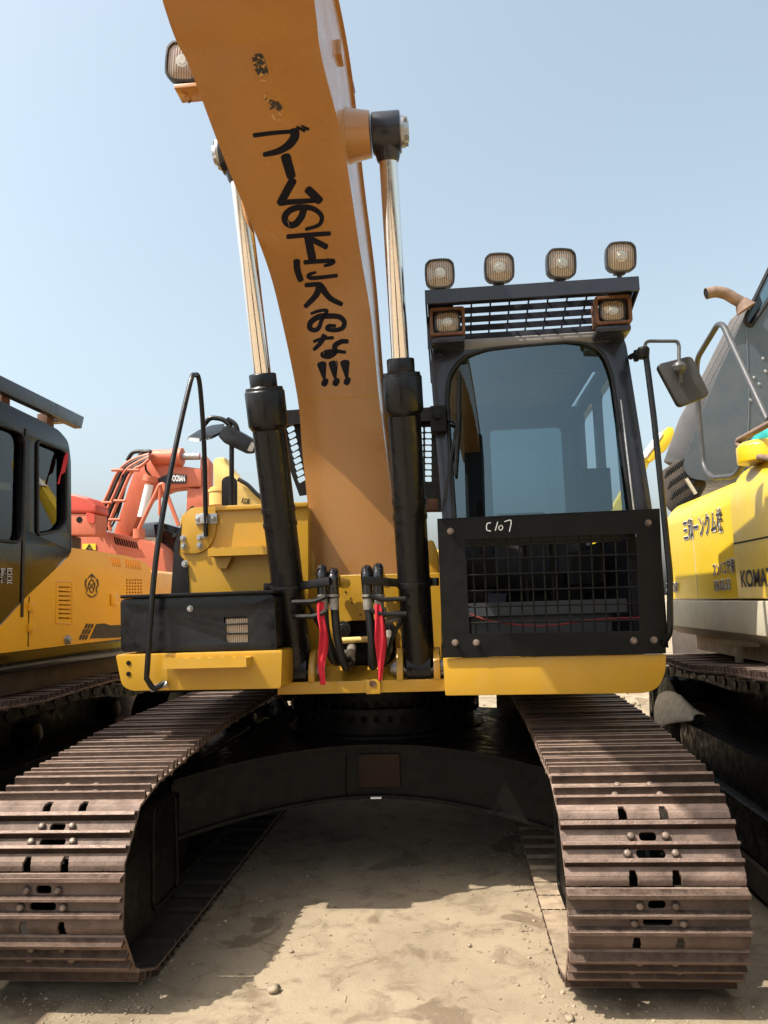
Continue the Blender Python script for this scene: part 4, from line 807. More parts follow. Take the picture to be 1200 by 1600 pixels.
mb = MB(); mb.box(XL-.055, XL-.042, -.35, yE, low+.02, 2.2); mb.build('louvre_backing', 'matte', la)
mb = MB(); mb.prism([(XL-.3, 2.24), (XL-.02, 2.235), (XL-.035, 2.1), (XL-.3, 2.1)], 'Y', -.38, yE+.05); mb.build('hood_edge', 'amber', la)
mb = MB(); mb.tube(rpoly(X3([(88, 908), (112, 908.5), (112, 975), (87, 974)], XL, .001), .01), .0035, 5, closed=True); mb.build('louvre_frame', 'amber', la)
y0 = PX(45, 950, XL).y; mb = MB(); mb.box(XL-.003, XL+.003, y0-.004, y0+.004, low+.02, PX(45, 932, XL).z); mb.build('door_gap', 'matte', la)
for py in (948, 980): a = PX(47, py, XL); mb = MB(); mb.box(XL+.001, XL+.02, a.y-.03, a.y+.03, a.z-.03, a.z+.03); mb.build('door_hinge', 'amber', la, bevel=.006)
a = PX(178, 937, XL); mb = MB(); mb.box(XL+.001, XL+.012, a.y-.07, a.y+.07, a.z-.05, a.z+.05); mb.build('door_latch', 'amber', la, bevel=.005)
a = PX(105, 1000, XL); mb = MB(); mb.bolt(a, (1, 0, 0), .03, .03); mb.build('panel_bolt', 'zinc', la)
def on_left(px, py, lift): p = PX(px, py, XL); return Vector((XL+lift+.001, p.y, p.z))
# crest: ring, crossed strokes, crown and supporters
strokes('crest', [([(143, 905), (138, 913), (140, 922), (143, 926), (146, 922), (148, 913), (143, 905)], (1.6, 1.6)), ([(140, 912), (146, 920)], (1.6, 1.4)), ([(146, 912), (140, 920)], (1.6, 1.4)), ([(138, 903), (143, 898), (148, 903)], (1.8, 1.8)), ([(143, 897), (143, 903)], (2.2, 1.4)),
 ([(135, 905), (133, 913), (136, 921), (134, 927)], (2.2, 1.2)), ([(151, 905), (153, 913), (150, 921), (152, 927)], (2.2, 1.2)), ([(136, 929), (143, 933), (150, 929)], (1.8, 1.8))], 'ink', pan, ox=0, oy=0, scale=1, surf=on_left, n=4)
for r in range(3):
    for c_ in range(3):
        x0, y0 = 134+c_*4.6-r*4.2, 975+r*8.6; strokes('checker_square', [([(x0+1.4, y0+.5), (x0-1.0, y0+6.3)], (3.2, 3.2))], 'ink', pan, ox=0, oy=0, scale=1, surf=on_left, n=1)
mb = MB(); mb.plate([on_left(*p, .001) for p in ((150, 975), (163, 974), (172, 977), (232, 975), (232, 994), (140, 998))], (), (.001, 0, 0)); mb.build('side_stripe', 'ink', pan)
for body, x0, x1, y0, y1 in (('強', 1, 9, 888, 910), ('日', 11, 18, 889, 911)):
    a, b, c_ = PX(x0, y1, XL+.004), PX(x1, y1, XL+.004), PX(x0, y0, XL+.004); ax = Vector((0, b.y-a.y, 0)); ay = Vector((0, 0, c_.z-a.z))
    text_obj('lettering', body, (a, ax, ay), 1, 'white', lcab, off=.05); text_obj('lettering', body, (a+Vector((.002, 0, 0)), ax, ay), 1, 'ink', lcab, off=.0)
mb = MB(); mb.tube([Vector((XL+.004, -1.62+.16*cos(t*pi/10), 1.98+.20*sin(t*pi/10))) for t in range(20)], .006, 6, closed=True); mb.build('door_ring', 'matte', lcab)
# lower frame, tracks
mb = MB(); mb.box(-5.2, XL-.01, -3.3, 2.2, low-.14, low-.004); mb.build('revolving_frame', 'kblack', la, bevel=.01)
mb = MB(); mb.box(-5.0, XL-.12, -3.2, 2.0, low-.30, low-.141); mb.build('underframe', 'grime', la, bevel=.01)
lt = [(2.1, 1.10), (1.3, 1.04), (.7, 1.11), (.2, 1.15), (-.4, 1.14), (-1.0, 1.12), (-1.6, 1.15), (-2.4, 1.12), (-2.9, 1.06)]
lpath = track_path(-2.9, 2.1, .62, .46, lt)
lay_track(la, -2.26-HW, lpath, .214, .03, .092, keep=lambda p: p.z > .75 or p.y > 1.8 or p.z < .2)
chain(la, -2.26-HW, lpath, .214, .03)
mb = MB(); mb.prism([(-2.9, .30), (-2.9, .80), (1.3, .80), (1.9, .66), (1.9, .3)], 'X', -2.82, -2.42); mb.box(-2.41, -2.33, -2.6, 1.2, .30, .45); mb.build('track_frame', 'under', la, bevel=.02)
for y_ in (-1.9, -.55, .8): mb = MB(); mb.lathe((-2.72, y_, .93), (1, 0, 0), [(0, .05), (.02, .085), (.18, .085), (.2, .05)], 18); mb.cyl((-2.6, y_, .79), (-2.6, y_, .93), .05); mb.build('carrier_roller', 'under', la)
mb = MB(); mb.lathe((-2.84, 2.1, .62), (1, 0, 0), [(0, .2), (.02, .36), (.38, .36), (.40, .2)], 30); mb.build('drive_sprocket', 'under', la)
mb = MB(); mb.lathe((-2.84, -2.9, .62), (1, 0, 0), [(0, .2), (.02, .36), (.38, .36), (.40, .2)], 30); mb.build('idler_wheel', 'under', la)
mb = MB(); mb.box(-4.6, -2.95, -2.4, 1.6, .42, 1.25); mb.build('lower_frame', 'under', la, bevel=.03)
# its far track, hidden but standing
mb = MB(); mb.prism(rpoly([(-3.3, .35), (-3.0, 1.1), (2.1, 1.1), (2.6, .6), (2.3, .01), (-2.9, .01)], .3), 'X', -5.3, -4.6); mb.build('far_track', 'grime', la, bevel=.02)
# seat seen through its glass
mb = MB(); mb.box(-3.15, -2.7, -2.2, -1.7, 2.0, 2.2); mb.box(-3.15, -2.7, -1.72, -1.58, 2.1, 2.8); mb.build('operator_seat', 'seat', la, bevel=.04, seg=3)
mb = MB(); mb.plate([p+Vector((-.034, 0, 0)) for p in X3([(6, 753), (24, 755), (24, 765), (6, 764)])], (), (.002, 0, 0)); mb.build('window_sticker', 'kgrey', lcab)
# red ribbon in its rear window
mb = MB(); rq = [(100, 706), (103, 708), (102, 722), (98, 738), (92, 742), (89, 757), (86, 756), (92, 735), (96, 718)]
mb.plate([p+Vector((.016, 0, 0)) for p in PPX(rq, XL)], (), (.003, 0, 0)); tag(mb.build('red_ribbon', 'red', None, bevel=.001, seg=1), 'red ribbon tied at the rear window of the glossy black cab', 'ribbon', 'red ribbons tied to machines')

# ------------------------------------------------------------------ BRIGHT YELLOW EXCAVATOR AT THE RIGHT EDGE
XK = 2.45
ko = thing('excavator', (4.0, -.4, 0), 'bright yellow excavator at right edge with white-outlined characters on its side panel', 'excavator')
zb_ = PX(1067, 936, XK).z; zt_ = PX(1110, 762, XK).z; yA = PX(1043, 900, XK).y; yB_ = PX(1155, 900, XK).y
zch = PX(1120, 787, XK).z
prof = [(XK, zb_), (XK, zch), (XK+.10, zch+.12), (XK+.16, 2.60), (XK+1.2, 2.62), (XK+1.2, zb_)]
mb = MB(); mb.prism(rpoly(prof, [.01, .05, .06, .06, .02, .01]), 'Y', yB_+.004, yA); kp = mb.build('side_panel', 'kyel', ko, bevel=.006)
pr2 = [(XK-.02, zb_), (XK-.02, 2.44), (XK+.05, 2.60), (XK+.25, 2.70), (XK+1.2, 2.72), (XK+1.2, zb_)]
mb = MB(); mb.prism(rpoly(pr2, [.01, .08, .08, .08, .02, .01]), 'Y', yB_-2.6, yB_-.004); mb.build('front_panel', 'kyel', ko, bevel=.01)
zs = PX(1178, 843, XK-.02).z; mb = MB(); mb.box(XK-.023, XK-.015, yB_-2.6, yB_-.01, zs-.006, zs+.004); mb.build('panel_gap', 'matte', ko)
ys_ = PX(1088, 900, XK).y; mb = MB(); mb.box(XK-.0025, XK+.003, ys_-.004, ys_+.004, zb_+.02, zch-.02); mb.build('panel_seam', 'kgrey', ko)
# rail and underframe
mb = MB(); mb.prism([(XK-.05, zb_-.012), (XK-.05, zb_-.22), (XK+.1, zb_-.30), (XK+1.5, zb_-.30), (XK+1.5, zb_-.012)], 'Y', -3.6, yA+.1); mb.build('deck_rail', 'kgrey', ko, bevel=.008)
mb = MB(); mb.box(XK+.2, XK+2.6, -3.4, yA, 1.33, zb_-.305); mb.build('underframe', 'mud', ko, bevel=.02)
mb = MB(); mb.box(XK+1.25, XK+2.9, -3.4, yA+.2, zb_, 2.58); mb.build('rear_body', 'kyel', ko, bevel=.05, seg=3)
a, b = PX(1125, 1003, 2.55), PX(1185, 1006, 2.55); mb = MB(); mb.bar(a, b, .04, .045); mb.bar(a.lerp(b, .5), a.lerp(b, .5)-Vector((0, 0, .14)), .03, .05, (1, 0, 0)); mb.build('grease_pipe', 'mud', ko, bevel=.008)
kt = [(1.6, 1.05), (1.1, 1.13), (.4, 1.17), (-.3, 1.16), (-1.0, 1.21), (-1.8, 1.24), (-2.6, 1.22), (-3.2, 1.12)]
kpath = track_path(-3.3, 1.6, .62, .48, kt)
lay_track(ko, 2.24+HW, kpath, .214, .07, .092, keep=lambda p: p.z > .8 and p.y < 1.3)
chain(ko, 2.24+HW, kpath, .214, .07)
f0 = PX(1097, 1137, 2.3); mb = MB(); mb.prism([(2.26, .57), (2.26, .86), (2.78, .88), (2.78, .57)], 'Y', -3.3, .12); mb.prism([(2.30, .22), (2.30, .569), (2.75, .569), (2.75, .22)], 'Y', -3.2, 0.0); mb.prism([(2.20, .555), (2.20, .585), (2.2595, .60), (2.2595, .555)], 'Y', -3.3, .10); mb.build('track_frame', 'under', ko, bevel=.008)
mb = MB(); mb.box(2.28, 2.80, -3.2, 1.5, .035, .2); mb.build('lower_run', 'grime', ko)
mb = MB(); mb.box(2.80, 2.84, -3.2, 2.0, .2, 1.10); mb.box(2.45, 2.80, 1.62, 1.66, .1, 1.1); mb.build('track_side_plate', 'under', ko)
mb = MB(); mb.lathe((2.44, 1.15, .62), (1, 0, 0), [(0, .2), (.02, .44), (.30, .44), (.32, .2)], 30); mb.build('drive_sprocket', 'under', ko, bevel=.01)
mb = MB(); mb.lathe((2.3, .62, .66), (1, 0, 0), [(0, .18), (.02, .24), (.40, .24), (.42, .18)], 30); mb.box(2.29, 2.75, .121, .75, .45, .86); mb.build('final_drive', 'brownpl', ko, bevel=.03)
mb = MB(); mb.prism(rpoly([(-3.6, .35), (-3.3, 1.2), (1.6, 1.2), (2.1, .6), (1.8, .01), (-3.2, .01)], .3), 'X', 4.9, 5.6); mb.build('far_track', 'grime', ko, bevel=.02)
mb = MB(); mb.box(3.02, 4.95, -3.2, .9, .3, 1.325); mb.build('lower_frame', 'under', ko, bevel=.04)
# lettering (black on a white outline)
def side_text(body, q_, outline=True, ink='ink', w_out=.045):
    x0, x1, yl0, yl1, yr1 = q_           # left x, right x, top at left, bottom at left, bottom at right (survey pixels)
    a, b, c_ = PX(x0, yl1, XK), PX(x1, yr1, XK), PX(x0, yl0, XK); ax = Vector((0, b.y-a.y, b.z-a.z)); ay = Vector((0, 0, c_.z-a.z)); o_ = Vector((-.0035, 0, 0))
    if outline: text_obj('lettering', body, (a+o_, ax, ay), 1, 'white', kp, off=w_out)
    text_obj('lettering', body, (a+o_*1.6, ax, ay), 1, ink, kp, off=.012)
side_text('三和ーンクム株', (1070, 1132, 813, 845, 829))
side_text('スンハコ装備', (1116, 1150, 880, 901, 894))
side_text('KH-02-53', (1118, 1143, 908, 923, 920), w_out=.06)
a, b, c_ = PX(1160, 917, XK-.02), PX(1228, 917, XK-.02), PX(1160, 892, XK-.02)
text_obj('lettering', 'KOMATSU', (a+Vector((-.003, 0, 0)), Vector((0, b.y-a.y, 0)), Vector((0, 0, c_.z-a.z))), 1, 'ink', ko, off=.03)
side_text('53-07', (1043, 1061, 912, 925, 924), w_out=.06)
# handrails
XH = 2.62
mb = MB(); mb.tube(rnd_path(PPX([(1215, 690), (1130, 508), (1122, 506), (1088, 562), (1091, 640), (1099, 730), (1112, 747), (1150, 744), (1205, 650)], XH), .10), .022, 12); mb.build('handrail', 'rail', ko)
mb = MB(); mb.tube(rnd_path(PPX([(1215, 655), (1154, 688), (1153, 693), (1173, 712), (1215, 718)], XK+.02), .04), .020, 12); mb.build('handrail', 'exh', ko)
mb = MB(); a = PX(1195, 722, XK+.1); mb.lathe(a, (0, 0, 1), [(0, .16), (.1, .16), (.13, .13), (.14, .05)], 24); mb.build('filler_cap', 'kyel', ko, bevel=.01)
mb = MB(); mb.grid([[PX(x, y, XK+.13+.02*((i+j) % 2)) for i, (x, y) in enumerate(r)] for j, r in enumerate(([(1172, 692), (1180, 680), (1190, 672), (1215, 658)], [(1174, 698), (1182, 690), (1192, 684), (1215, 675)], [(1178, 704), (1186, 700), (1194, 696), (1215, 690)]))])
o = mb.build('teal_cloth', 'teal', None, recalc=False, angle=180); o.modifiers.new('thickness', 'SOLIDIFY').thickness = .006; tag(o, 'crumpled teal cloth hanging on the handrail of the right-hand yellow excavator', 'cloth')
# dusty sacking on the end of its track frame
mb = MB(); rows = []
for j, r in enumerate(([(1026, 1150), (1022, 1110), (1027, 1088), (1040, 1080), (1052, 1082)], [(1040, 1135), (1036, 1104), (1042, 1086), (1056, 1082), (1068, 1092)], [(1056, 1132), (1052, 1108), (1058, 1094), (1068, 1092), (1078, 1106)], [(1078, 1130), (1074, 1118), (1078, 1110), (1086, 1112), (1090, 1120)], [(1086, 1128), (1084, 1122), (1090, 1118), (1100, 1118), (1108, 1122)])):
    rows.append([PX(x, y, 2.22+.04*i+.01*((i*j) % 3)) for i, (x, y) in enumerate(r)])
mb.grid(rows); o = mb.build('dusty_sack', 'mud', None, recalc=False, angle=180); s_ = o.modifiers.new('thickness', 'SOLIDIFY'); s_.thickness = .02; ss = o.modifiers.new('smooth', 'SUBSURF'); ss.levels = ss.render_levels = 2
tag(o, 'pale dusty sacking draped over the end of the black track frame at right', 'sack')

# ------------------------------------------------------------------ grey leaning cab behind it
YQ = 1.4
gc = thing('machine_cab', (4.2, 2.2, 0), 'grey rounded machine cab leaning to the right behind the bright yellow excavator', 'cab')
body = rpoly(PP([(1066, 728), (1108, 612), (1150, 522), (1190, 440), (1290, 250), (1480, 300), (1420, 560), (1330, 740), (1110, 752), (1078, 748)], YQ), [.12, .3, .2, .2, .3, .3, .3, .2, .15, .12], 5)
wq = rpoly(PP([(1163, 500), (1196, 432), (1260, 300), (1330, 320), (1215, 448), (1172, 512)], YQ), [.05, .05, .08, .08, .05, .05])
mb = MB(); mb.plate(body, [wq], (.35, 1.5, 0)); mb.build('cab_body', 'grey', gc, bevel=.13, seg=5)
mb = MB(); mb.plate([p+Vector((.03, .08, 0)) for p in wq], (), (0, .01, 0)); mb.build('cab_window', 'sideglass', gc)
mb = MB(); mb.tube([p+Vector((0, -.004, 0)) for p in wq], .02, 8, closed=True); mb.build('window_seal', 'rubber', gc)
pst = [(1036, 722), (1060, 655), (1100, 580), (1140, 500), (1172, 470), (1185, 452), (1150, 530), (1110, 615), (1070, 725)]
mb = MB(); mb.plate(PP(pst, YQ+.35), (), (.2, .4, 0)); mb.build('grille_panel', 'lid', gc, bevel=.02)
mb = MB()
for k in range(3):
    for i in range(7):
        t = i/6; mb.tube([P(1098+t*50+k*7, 600-t*95+k*3, YQ+.2), P(1106+t*50+k*7, 585-t*95+k*3, YQ+.2)], .006, 6)
mb.build('grille_bars', 'rail', gc, kind='stuff')
for r in range(4):
    for i in range(9):
        x = 1039+i*4.2+r*5; y = 740-i*3.0+r*17
        mb = MB(); mb.tube([P(x, y+7, YQ+.02), P(x+4.5, y-5, YQ+.02)], .012, 6); mb.build('vent_bar', 'matte', gc)
mb = MB(); mb.plate(PP([(1034, 735), (1062, 716), (1086, 738), (1104, 752), (1082, 790), (1052, 800), (1040, 790)], YQ+.12), (), (.1, .3, 0)); mb.build('vent_panel', 'grime', gc, bevel=.02)
mb = MB(); mb.tube(smooth_path([p+Vector((0, -.003, 0)) for p in PP([(1165, 512), (1168, 560), (1170, 640), (1166, 700), (1160, 742)], YQ)], 5), .008, 6); mb.build('body_crease', 'grey', gc)
for x_, y_ in ((1192, 560), (1196, 580), (1178, 590), (1186, 600), (1172, 625)): mb = MB(); mb.bolt(P(x_, y_, YQ), (0, -1, 0), .012, .012); mb.build('rivet', 'zinc', gc)
mb = MB(); mb.bar(P(1072, 748, YQ-.02), P(1087, 772, YQ-.02), .03, .03); mb.build('stay_rod', 'kgrey', gc)
mb = MB(); mb.box(3.2, 5.2, YQ+.5, YQ+2.2, .0, 2.5); mb.build('chassis', 'grime', gc, bevel=.04)
mb = MB(); e = smooth_path(PP([(1103, 459), (1118, 456), (1134, 459), (1148, 467), (1158, 473), (1166, 483)], YQ-.1), 6); mb.tube(e, [.055]*len(e), 18, caps=False); mb.tube(e[-8:], [.058+.006*i for i in range(8)], 18); mb.tube(PP([(1103.5, 459), (1106, 458.6)], YQ-.1), .046, 18, m=1); mb.build('exhaust_elbow', ['exh', 'matte'], gc)

# ------------------------------------------------------------------ machines further back
def sil(pts, Y, dep, bev=.03): mb = MB(); mb.plate(PP(pts, Y), (), (0, dep, 0)); return mb
def Z6(pts): return [(100+x/3.75, 680+y/3.75) for x, y in pts]
YD = 8.0
do = thing('excavator', (-6.2, 8.5, 0), 'salmon excavator with bent boom and pipes standing behind the tall handrail', 'excavator')
sil([(113, 833), (165, 830), (238, 845), (256, 858), (266, 922), (113, 925)], YD, 1.0).build('body', 'salmon', do, bevel=.06, seg=3)
dbm = sil(Z6([(285, 585), (380, 605), (440, 470), (490, 370), (620, 318), (720, 305), (805, 300), (805, 195), (620, 170), (470, 145), (430, 165), (400, 230)]), YD+.2, .4).build('boom', 'salmon', do, bevel=.04)
sil(Z6([(720, 306), (790, 312), (798, 140), (812, 106), (850, 155), (846, 440), (715, 446)]), YD+.25, .3).build('arm', 'salmon', do, bevel=.03)
mb = MB(); mb.cyl(*PP(Z6([(522, 130), (660, 128)]), YD+.2), .15); mb.cyl(*PP(Z6([(640, 128), (694, 128)]), YD+.2), .18); mb.build('arm_cylinder', 'salmon', do)
mb = MB(); mb.cyl(*PP(Z6([(694, 125), (795, 124)]), YD+.2), .07); mb.build('piston_rod', 'zinc', do)
mb = MB(); mb.cyl(*PP(Z6([(500, 290), (455, 480)]), YD-.1), .08); mb.build('piston_rod', 'white', do)
mb = MB(); mb.cyl(*PP(Z6([(500, 275), (510, 240)]), YD-.1), .14); mb.build('rod_eye', 'salmon', do)
for k in range(5):
    o_ = k*20; c_ = 'salmon' if k % 2 == 0 else 'rubber'
    mb = MB(); mb.tube(smooth_path(PP(Z6([(178+o_*1.2, 545+o_*.2), (190+o_, 480+o_*.3), (255+o_, 350), (318+o_, 215), (400+o_*.7, 145+o_*.4), (500, 112+o_*.35)]), YD-.05-k*.03), 6), .035, 8); mb.build('oil_pipe', c_, do)
for k in range(3):
    mb = MB(); mb.tube(smooth_path(PP(Z6([(215+k*24, 560), (300+k*8, 440+k*12), (330+k*12, 330), (345+k*14, 230+k*10)]), YD-.15), 6), .018, 6); mb.build('hose', 'rubber', do)
for x0, y0 in ((318, 205), (250, 395), (330, 385), (300, 495), (410, 205)):
    mb = MB(); mb.cyl(*PP(Z6([(x0-38, y0), (x0+30, y0)]), YD-.2), .028, seg=10); mb.build('pipe_clamp', 'salmon', do)
for o_ in (0, 55):
    mb = MB(); mb.tube(smooth_path(PP(Z6([(370+o_, 150+o_*.2), (400+o_, 105), (440+o_, 95), (500+o_*.2, 100)]), YD), 6), .04, 8); mb.build('hose', 'rubber', do)
mb = MB(); mb.tube(smooth_path(PP(Z6([(480, 150), (480, 200), (510, 240)]), YD), 6), .02, 6); mb.build('hose', 'rubber', do)
mb = MB(); mb.tube(rnd_path(PP(Z6([(435, 560), (560, 292), (580, 285), (672, 530)]), YD-.5), .2), .04, 8); mb.tube(PP(Z6([(562, 300), (560, 470)]), YD-.5), .03, 8); mb.build('guard_frame', 'salmon', do)
mb = MB(); mb.cyl(P(*Z6([(440, 605)])[0], YD-.5), P(*Z6([(440, 550)])[0], YD-.5), .11); mb.build('exhaust_stack', 'salmon', do)
for i in range(10):
    mb = MB(); x0 = 290+i*14; mb.plate(PP(Z6([(x0, 596+i*3.4), (x0+8, 597+i*3.4), (x0+20, 640+i*2.9), (x0+12, 639+i*2.9)]), YD-.01), (), (0, .005, 0)); mb.build('vent_slot', 'matte', do)
mb = MB(); mb.plate(PP(Z6([(108, 636), (184, 636), (186, 674), (108, 668)]), YD-.02), (), (0, .015, 0)); sg = mb.build('warning_sign', 'sign', do)
mb = MB(); mb.tube(PP(Z6([(148, 642), (130, 668), (166, 670)]), YD-.03), .018, 5, closed=True); mb.build('warning_triangle', 'ink', sg)
dp = PP(Z6([(545, 255), (620, 225), (716, 232), (714, 282), (560, 282)]), YD+.17); mb = MB(); mb.plate(dp, (), (0, .02, 0)); npl = mb.build('name_plate', 'ink', do)
a, b, c_ = P(*Z6([(622, 268)])[0], YD+.15), P(*Z6([(708, 270)])[0], YD+.15), P(*Z6([(622, 234)])[0], YD+.15); text_obj('lettering', 'DOOSAN', (a, b-a, c_-a), 1, 'white', npl, off=.03)
sil(Z6([(520, 520), (575, 512), (690, 545), (690, 770), (560, 770)]), YD+.5, 1.0).build('cab', 'kblack', do, bevel=.05)
sil(Z6([(395, 518), (548, 505), (548, 600), (395, 600)]), YD+2.0, .8).build('rear_cab', 'grey', do, bevel=.05)
mb = MB(); mb.plate(PP(Z6([(590, 560), (680, 580), (680, 690), (600, 690)]), YD+.48), (), (0, .01, 0)); mb.build('cab_window', 'sideglass', do)
mb = MB(); q_ = P(150, 925, YD); mb.box(q_.x-1.2, q_.x+2.4, YD+.2, YD+2.4, 0.9, q_.z-.01); mb.build('underframe', 'grime', do, bevel=.04)
for s_ in (0, 1.9):
    mb = MB(); mb.prism(rpoly([(q_.x-2.0, .35), (q_.x-1.7, .95), (q_.x+2.6, .95), (q_.x+2.9, .4), (q_.x+2.6, .01), (q_.x-1.7, .01)], .3), 'Y', YD+s_, YD+s_+.6); mb.build('crawler_track', 'grime', do, bevel=.03)
# red machine
rd = thing('excavator', (-6.3, 7.0, 0), 'red machine with rounded red hood and round black hole right of the glossy black cab', 'excavator'); YR_ = 6.6
sil([(60, 790), (75, 772), (112, 771), (138, 777), (150, 790), (152, 802), (60, 800)], YR_, .5).build('hood', 'dred', rd, bevel=.08, seg=4)
sil([(60, 801), (150, 803), (149, 836), (60, 836)], YR_+.03, .45).build('rear_panel', 'salmon', rd, bevel=.03)
mb = MB(); c_ = P(124, 812, YR_+.028); mb.lathe(c_, (0, -1, 0), [(0, .055), (.004, .055)], 24); mb.build('round_hole', 'matte', rd)
mb = MB(); mb.plate(rpoly(PP([(134, 800), (148, 803), (147, 818), (136, 816)], YR_+.0), .04), (), (0, .02, 0)); mb.build('tail_plate', 'dred', rd)
q_ = P(100, 836, YR_); mb = MB(); mb.box(q_.x-.8, q_.x+.1, YR_+.1, YR_+.45, 0, q_.z-.01); mb.build('machine_base', 'grime', rd, bevel=.04)
# pale yellow boom behind the tank
py_ = thing('excavator', (-3.0, 13, 0), 'pale yellow excavator boom rising behind the yellow fuel tank', 'excavator'); YP = 12.0
sil(Z6([(872, 150), (890, 132), (940, 128), (945, 160), (990, 210), (1010, 240), (1190, 392), (1180, 420), (1010, 420), (925, 330), (878, 335)]), YP, .6).build('boom', 'pale', py_, bevel=.04)
mb = MB(); mb.tube(smooth_path(PP(Z6([(1020, 258), (1075, 290), (1130, 345), (1180, 385)]), YP-.1), 5), .05, 8); mb.build('hose', 'rubber', py_)
a, b, c_ = [P(*Z6([z])[0], YP-.02) for z in ((1040, 398), (1085, 405), (1046, 368))]; text_obj('lettering', 'KOB', (a, b-a, c_-a), 1, 'decal', py_, off=.03)
mb = MB(); q_ = P(400, 800, YP); mb.box(q_.x-1.6, q_.x+2.2, YP+.8, YP+3, 1.0, 2.6); mb.build('body', 'pale', py_, bevel=.06, seg=3)
for s_ in (-1.6, 1.4): mb = MB(); mb.prism(rpoly([(YP-.4, .3), (YP-.2, .95), (YP+3.6, .95), (YP+3.9, .4), (YP+3.6, .01), (YP-.1, .01)], .25), 'X', q_.x+s_, q_.x+s_+.6); mb.build('crawler_track', 'grime', py_, bevel=.03)
# small yellow arm beyond the cab rail
ky = thing('excavator', (7.0, 14, 0), 'bright yellow excavator arm tip rising beyond the cab handrail at right', 'excavator'); YY = 13.0
sil([(1008, 720), (1034, 684), (1044, 666), (1053, 668), (1054, 682), (1042, 702), (1018, 722)], YY, .5).build('arm', 'kyel', ky, bevel=.04)
sil([(1000, 714), (1012, 700), (1030, 676), (1036, 674), (1034, 683), (1010, 716)], YY-.02, .3).build('arm_side', 'white', ky, bevel=.02)
q_ = P(1000, 716, YY); mb = MB(); mb.prism([(q_.x-2.6, 1.1), (q_.x-1.9, 1.1), (q_.x+.25, q_.z-.1), (q_.x+.2, q_.z+.25)], 'Y', YY+.05, YY+.5); mb.build('boom', 'kyel', ky, bevel=.04)
mb = MB(); mb.box(q_.x-3.6, q_.x-.8, YY-.6, YY+1.8, .9, 2.2); mb.build('body', 'kyel', ky, bevel=.08, seg=3)
for s_ in (-.7, 1.2): mb = MB(); mb.prism(rpoly([(q_.x-4.0, .3), (q_.x-3.7, .88), (q_.x-.6, .88), (q_.x-.3, .4), (q_.x-.6, .01), (q_.x-3.6, .01)], .25), 'Y', YY+s_, YY+s_+.6); mb.build('crawler_track', 'grime', ky, bevel=.03)
# stacked rusty blocks behind the left machine's track
YBk = 2.1; b0 = P(88, 1064, YBk); b1 = P(168, 1036, YBk); zm = P(120, 1062, YBk).z; z2 = P(120, 1090, YBk).z
def block(x0, x1, z0, z1, label):
    mb = MB(); nx, nz_ = 10, 4; 
    mb.box(x0, x1, YBk, YBk+.7, z0, z1); tag(mb.build('steel_block', 'blockm', None, bevel=.015), label, 'block', 'rusty blocks stacked behind the left track')
block(b0.x, b1.x, zm+.003, b1.z, 'rusty brown block on top of the stack under the amber excavator')
block(b0.x+.02, b1.x+.02, z2+.003, zm, 'rusty brown block in the middle of the stack under the amber excavator')
block(b0.x-.1, b1.x+.1, 0, z2, 'large rusty brown block at the bottom of the stack under the amber excavator')

# ------------------------------------------------------------------ bare trees
def tree(px, ptop, Y, seed, label):
    rg_ = random.Random(seed); base = Vector((P(px, 940, Y).x, Y, 0)); H = P(px, ptop, Y).z
    t = thing('bare_tree', base, label, 'tree', 'bare trees beyond the yard'); tr = MB(); tw = MB()
    def grow(p, d, L_, r, lev):
        n = 4; pts = [p]; rr = [r]; q_ = p.copy()
        for i in range(n):
            d = (d+Vector((rg_.uniform(-.16, .16), rg_.uniform(-.16, .16), rg_.uniform(-.02, .14)))).normalized(); q_ = q_+d*L_/n; pts.append(q_.copy()); rr.append(r*(1-.55*(i+1)/n))
        (tr if lev < 1 else tw).tube(pts, rr, 5 if lev < 2 else 3, caps=False)
        if lev < 4:
            for k in range(5 if lev < 2 else 4):
                i = rg_.randint(1, n); a = rg_.uniform(0, 2*pi); s = rg_.uniform(.45, .9); dd = (d+Vector((cos(a)*s, sin(a)*s, rg_.uniform(-.1, .35)))).normalized()
                grow(pts[i], dd, L_*rg_.uniform(.5, .72), rr[i]*.62, lev+1)
    grow(base, Vector((0, 0, 1)), H*.42, H*.016, 0)
    tr.build('trunk', 'bark', t); tw.build('crown', 'bark', t)
for i, (px, pt, Y, lab) in enumerate(((262, 752, 26, 'bare tree showing under the salmon boom left of the tall handrail'), (287, 742, 30, 'bare tree seen through the salmon guard frame'), (303, 762, 24, 'bare tree just left of the yellow fuel tank plate'), (392, 722, 28, 'bare tree right of the pale yellow boom, nearer of two'), (412, 738, 34, 'bare tree right of the pale yellow boom beside the black boom cylinder'), (232, 800, 36, 'small bare tree behind the salmon excavator body'))):
    tree(px, pt, Y, 11+i, lab)

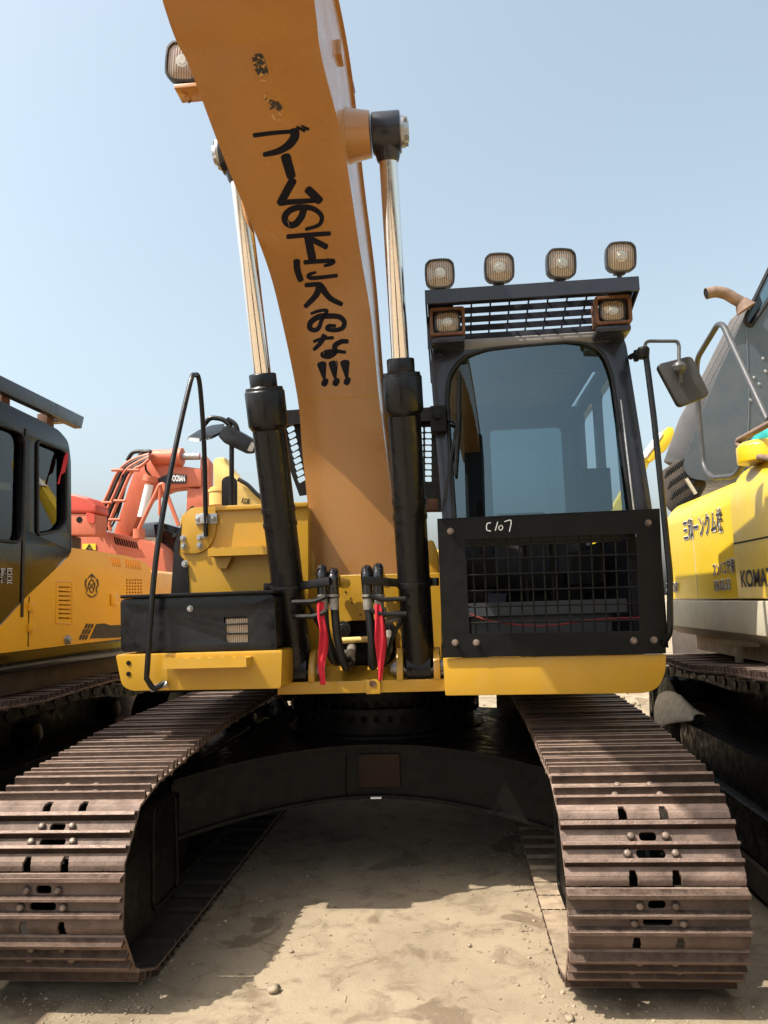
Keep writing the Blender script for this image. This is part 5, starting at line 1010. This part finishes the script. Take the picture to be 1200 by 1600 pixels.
# ------------------------------------------------------------------ loose stones
def rock(r, seed, flat=.7):
    rg_ = random.Random(seed); bm = bmesh.new(); bmesh.ops.create_icosphere(bm, subdivisions=2 if r > .02 else 1, radius=r)
    for v in bm.verts:
        n = noise.noise(v.co*(1.4/r)+Vector((seed, 0, 0)))*.45+noise.noise(v.co*(3/r)+Vector((0, seed, 0)))*.15; v.co *= 1+n; v.co.z *= flat
    me = bpy.data.meshes.new('stone'); bm.to_mesh(me); bm.free(); me.materials.append(M['stone']); me.shade_smooth() if r > .02 else None; return me
for px, py, r, lab in ((427, 1549, .030, 'pale stone on sunlit ground between the tracks, largest one in front'), (890, 1592, .022, 'small pale stone at the bottom beside the right track'), (733, 1478, .016, 'small tan pebble on sunlit ground right of centre'), (455, 1486, .014, 'small stone at the edge of the left track shadow')):
    p = PZ(px, py, 0); o = bpy.data.objects.new('stone', rock(r, int(px), .75)); COL.objects.link(o); o.location = (p.x, p.y, gz(p.x, p.y)+r*.45); tag(o, lab, 'stone')
rg_ = random.Random(5); mb = MB()
protos = [rock(1, 40+i, .65) for i in range(5)]
def scatter(n, x0, x1, y0, y1, s0, s1):
    for _ in range(n):
        x, y = rg_.uniform(x0, x1), rg_.uniform(y0, y1); s = s0*(s1/s0)**(rg_.random()**2.5); me = rg_.choice(protos); a = rg_.random()*6.3; ca, sa = cos(a)*s, sin(a)*s; z = gz(x, y)+s*.25
        mb.add([(x+v.co.x*ca-v.co.y*sa, y+v.co.x*sa+v.co.y*ca, z+v.co.z*s) for v in me.vertices], [tuple(p.vertices) for p in me.polygons])
scatter(260, -1.05, -.86, -2.6, .5, .003, .012); scatter(260, .86, 1.05, -2.6, .5, .003, .012); scatter(260, -1.9, -.9, -2.62, -2.3, .002, .010); scatter(260, .9, 1.9, -2.62, -2.3, .002, .010); scatter(520, -1.2, 1.2, -3.2, .6, .003, .012); scatter(160, -2.3, 2.6, -4, -2.4, .003, .010)
protos = [rock(.019, 80+i, .7) for i in range(5)]
for me in protos:
    for v in me.vertices: v.co /= .019
scatter(2600, -1.4, 1.9, -3.4, 1.0, .0015, .006)
protos = [rock(.019, 60+i, .65) for i in range(5)]
for me in protos:
    for v in me.vertices: v.co /= .019
scatter(800, -4, 5, 3.0, 9.0, .012, .09)
for _ in range(60):
    x, y = rg_.uniform(-1.0, 1.0), rg_.uniform(-3.2, -.6); a = rg_.random()*6.3; l_ = rg_.uniform(.015, .06); mb.bar((x, y, gz(x, y)+.003), (x+cos(a)*l_, y+sin(a)*l_, gz(x, y)+.005), .003, .002)
mb.build('gravel', 'stone', None, recalc=False, angle=60, kind='stuff')['label'] = 'loose pebbles and rubble scattered over the yard'
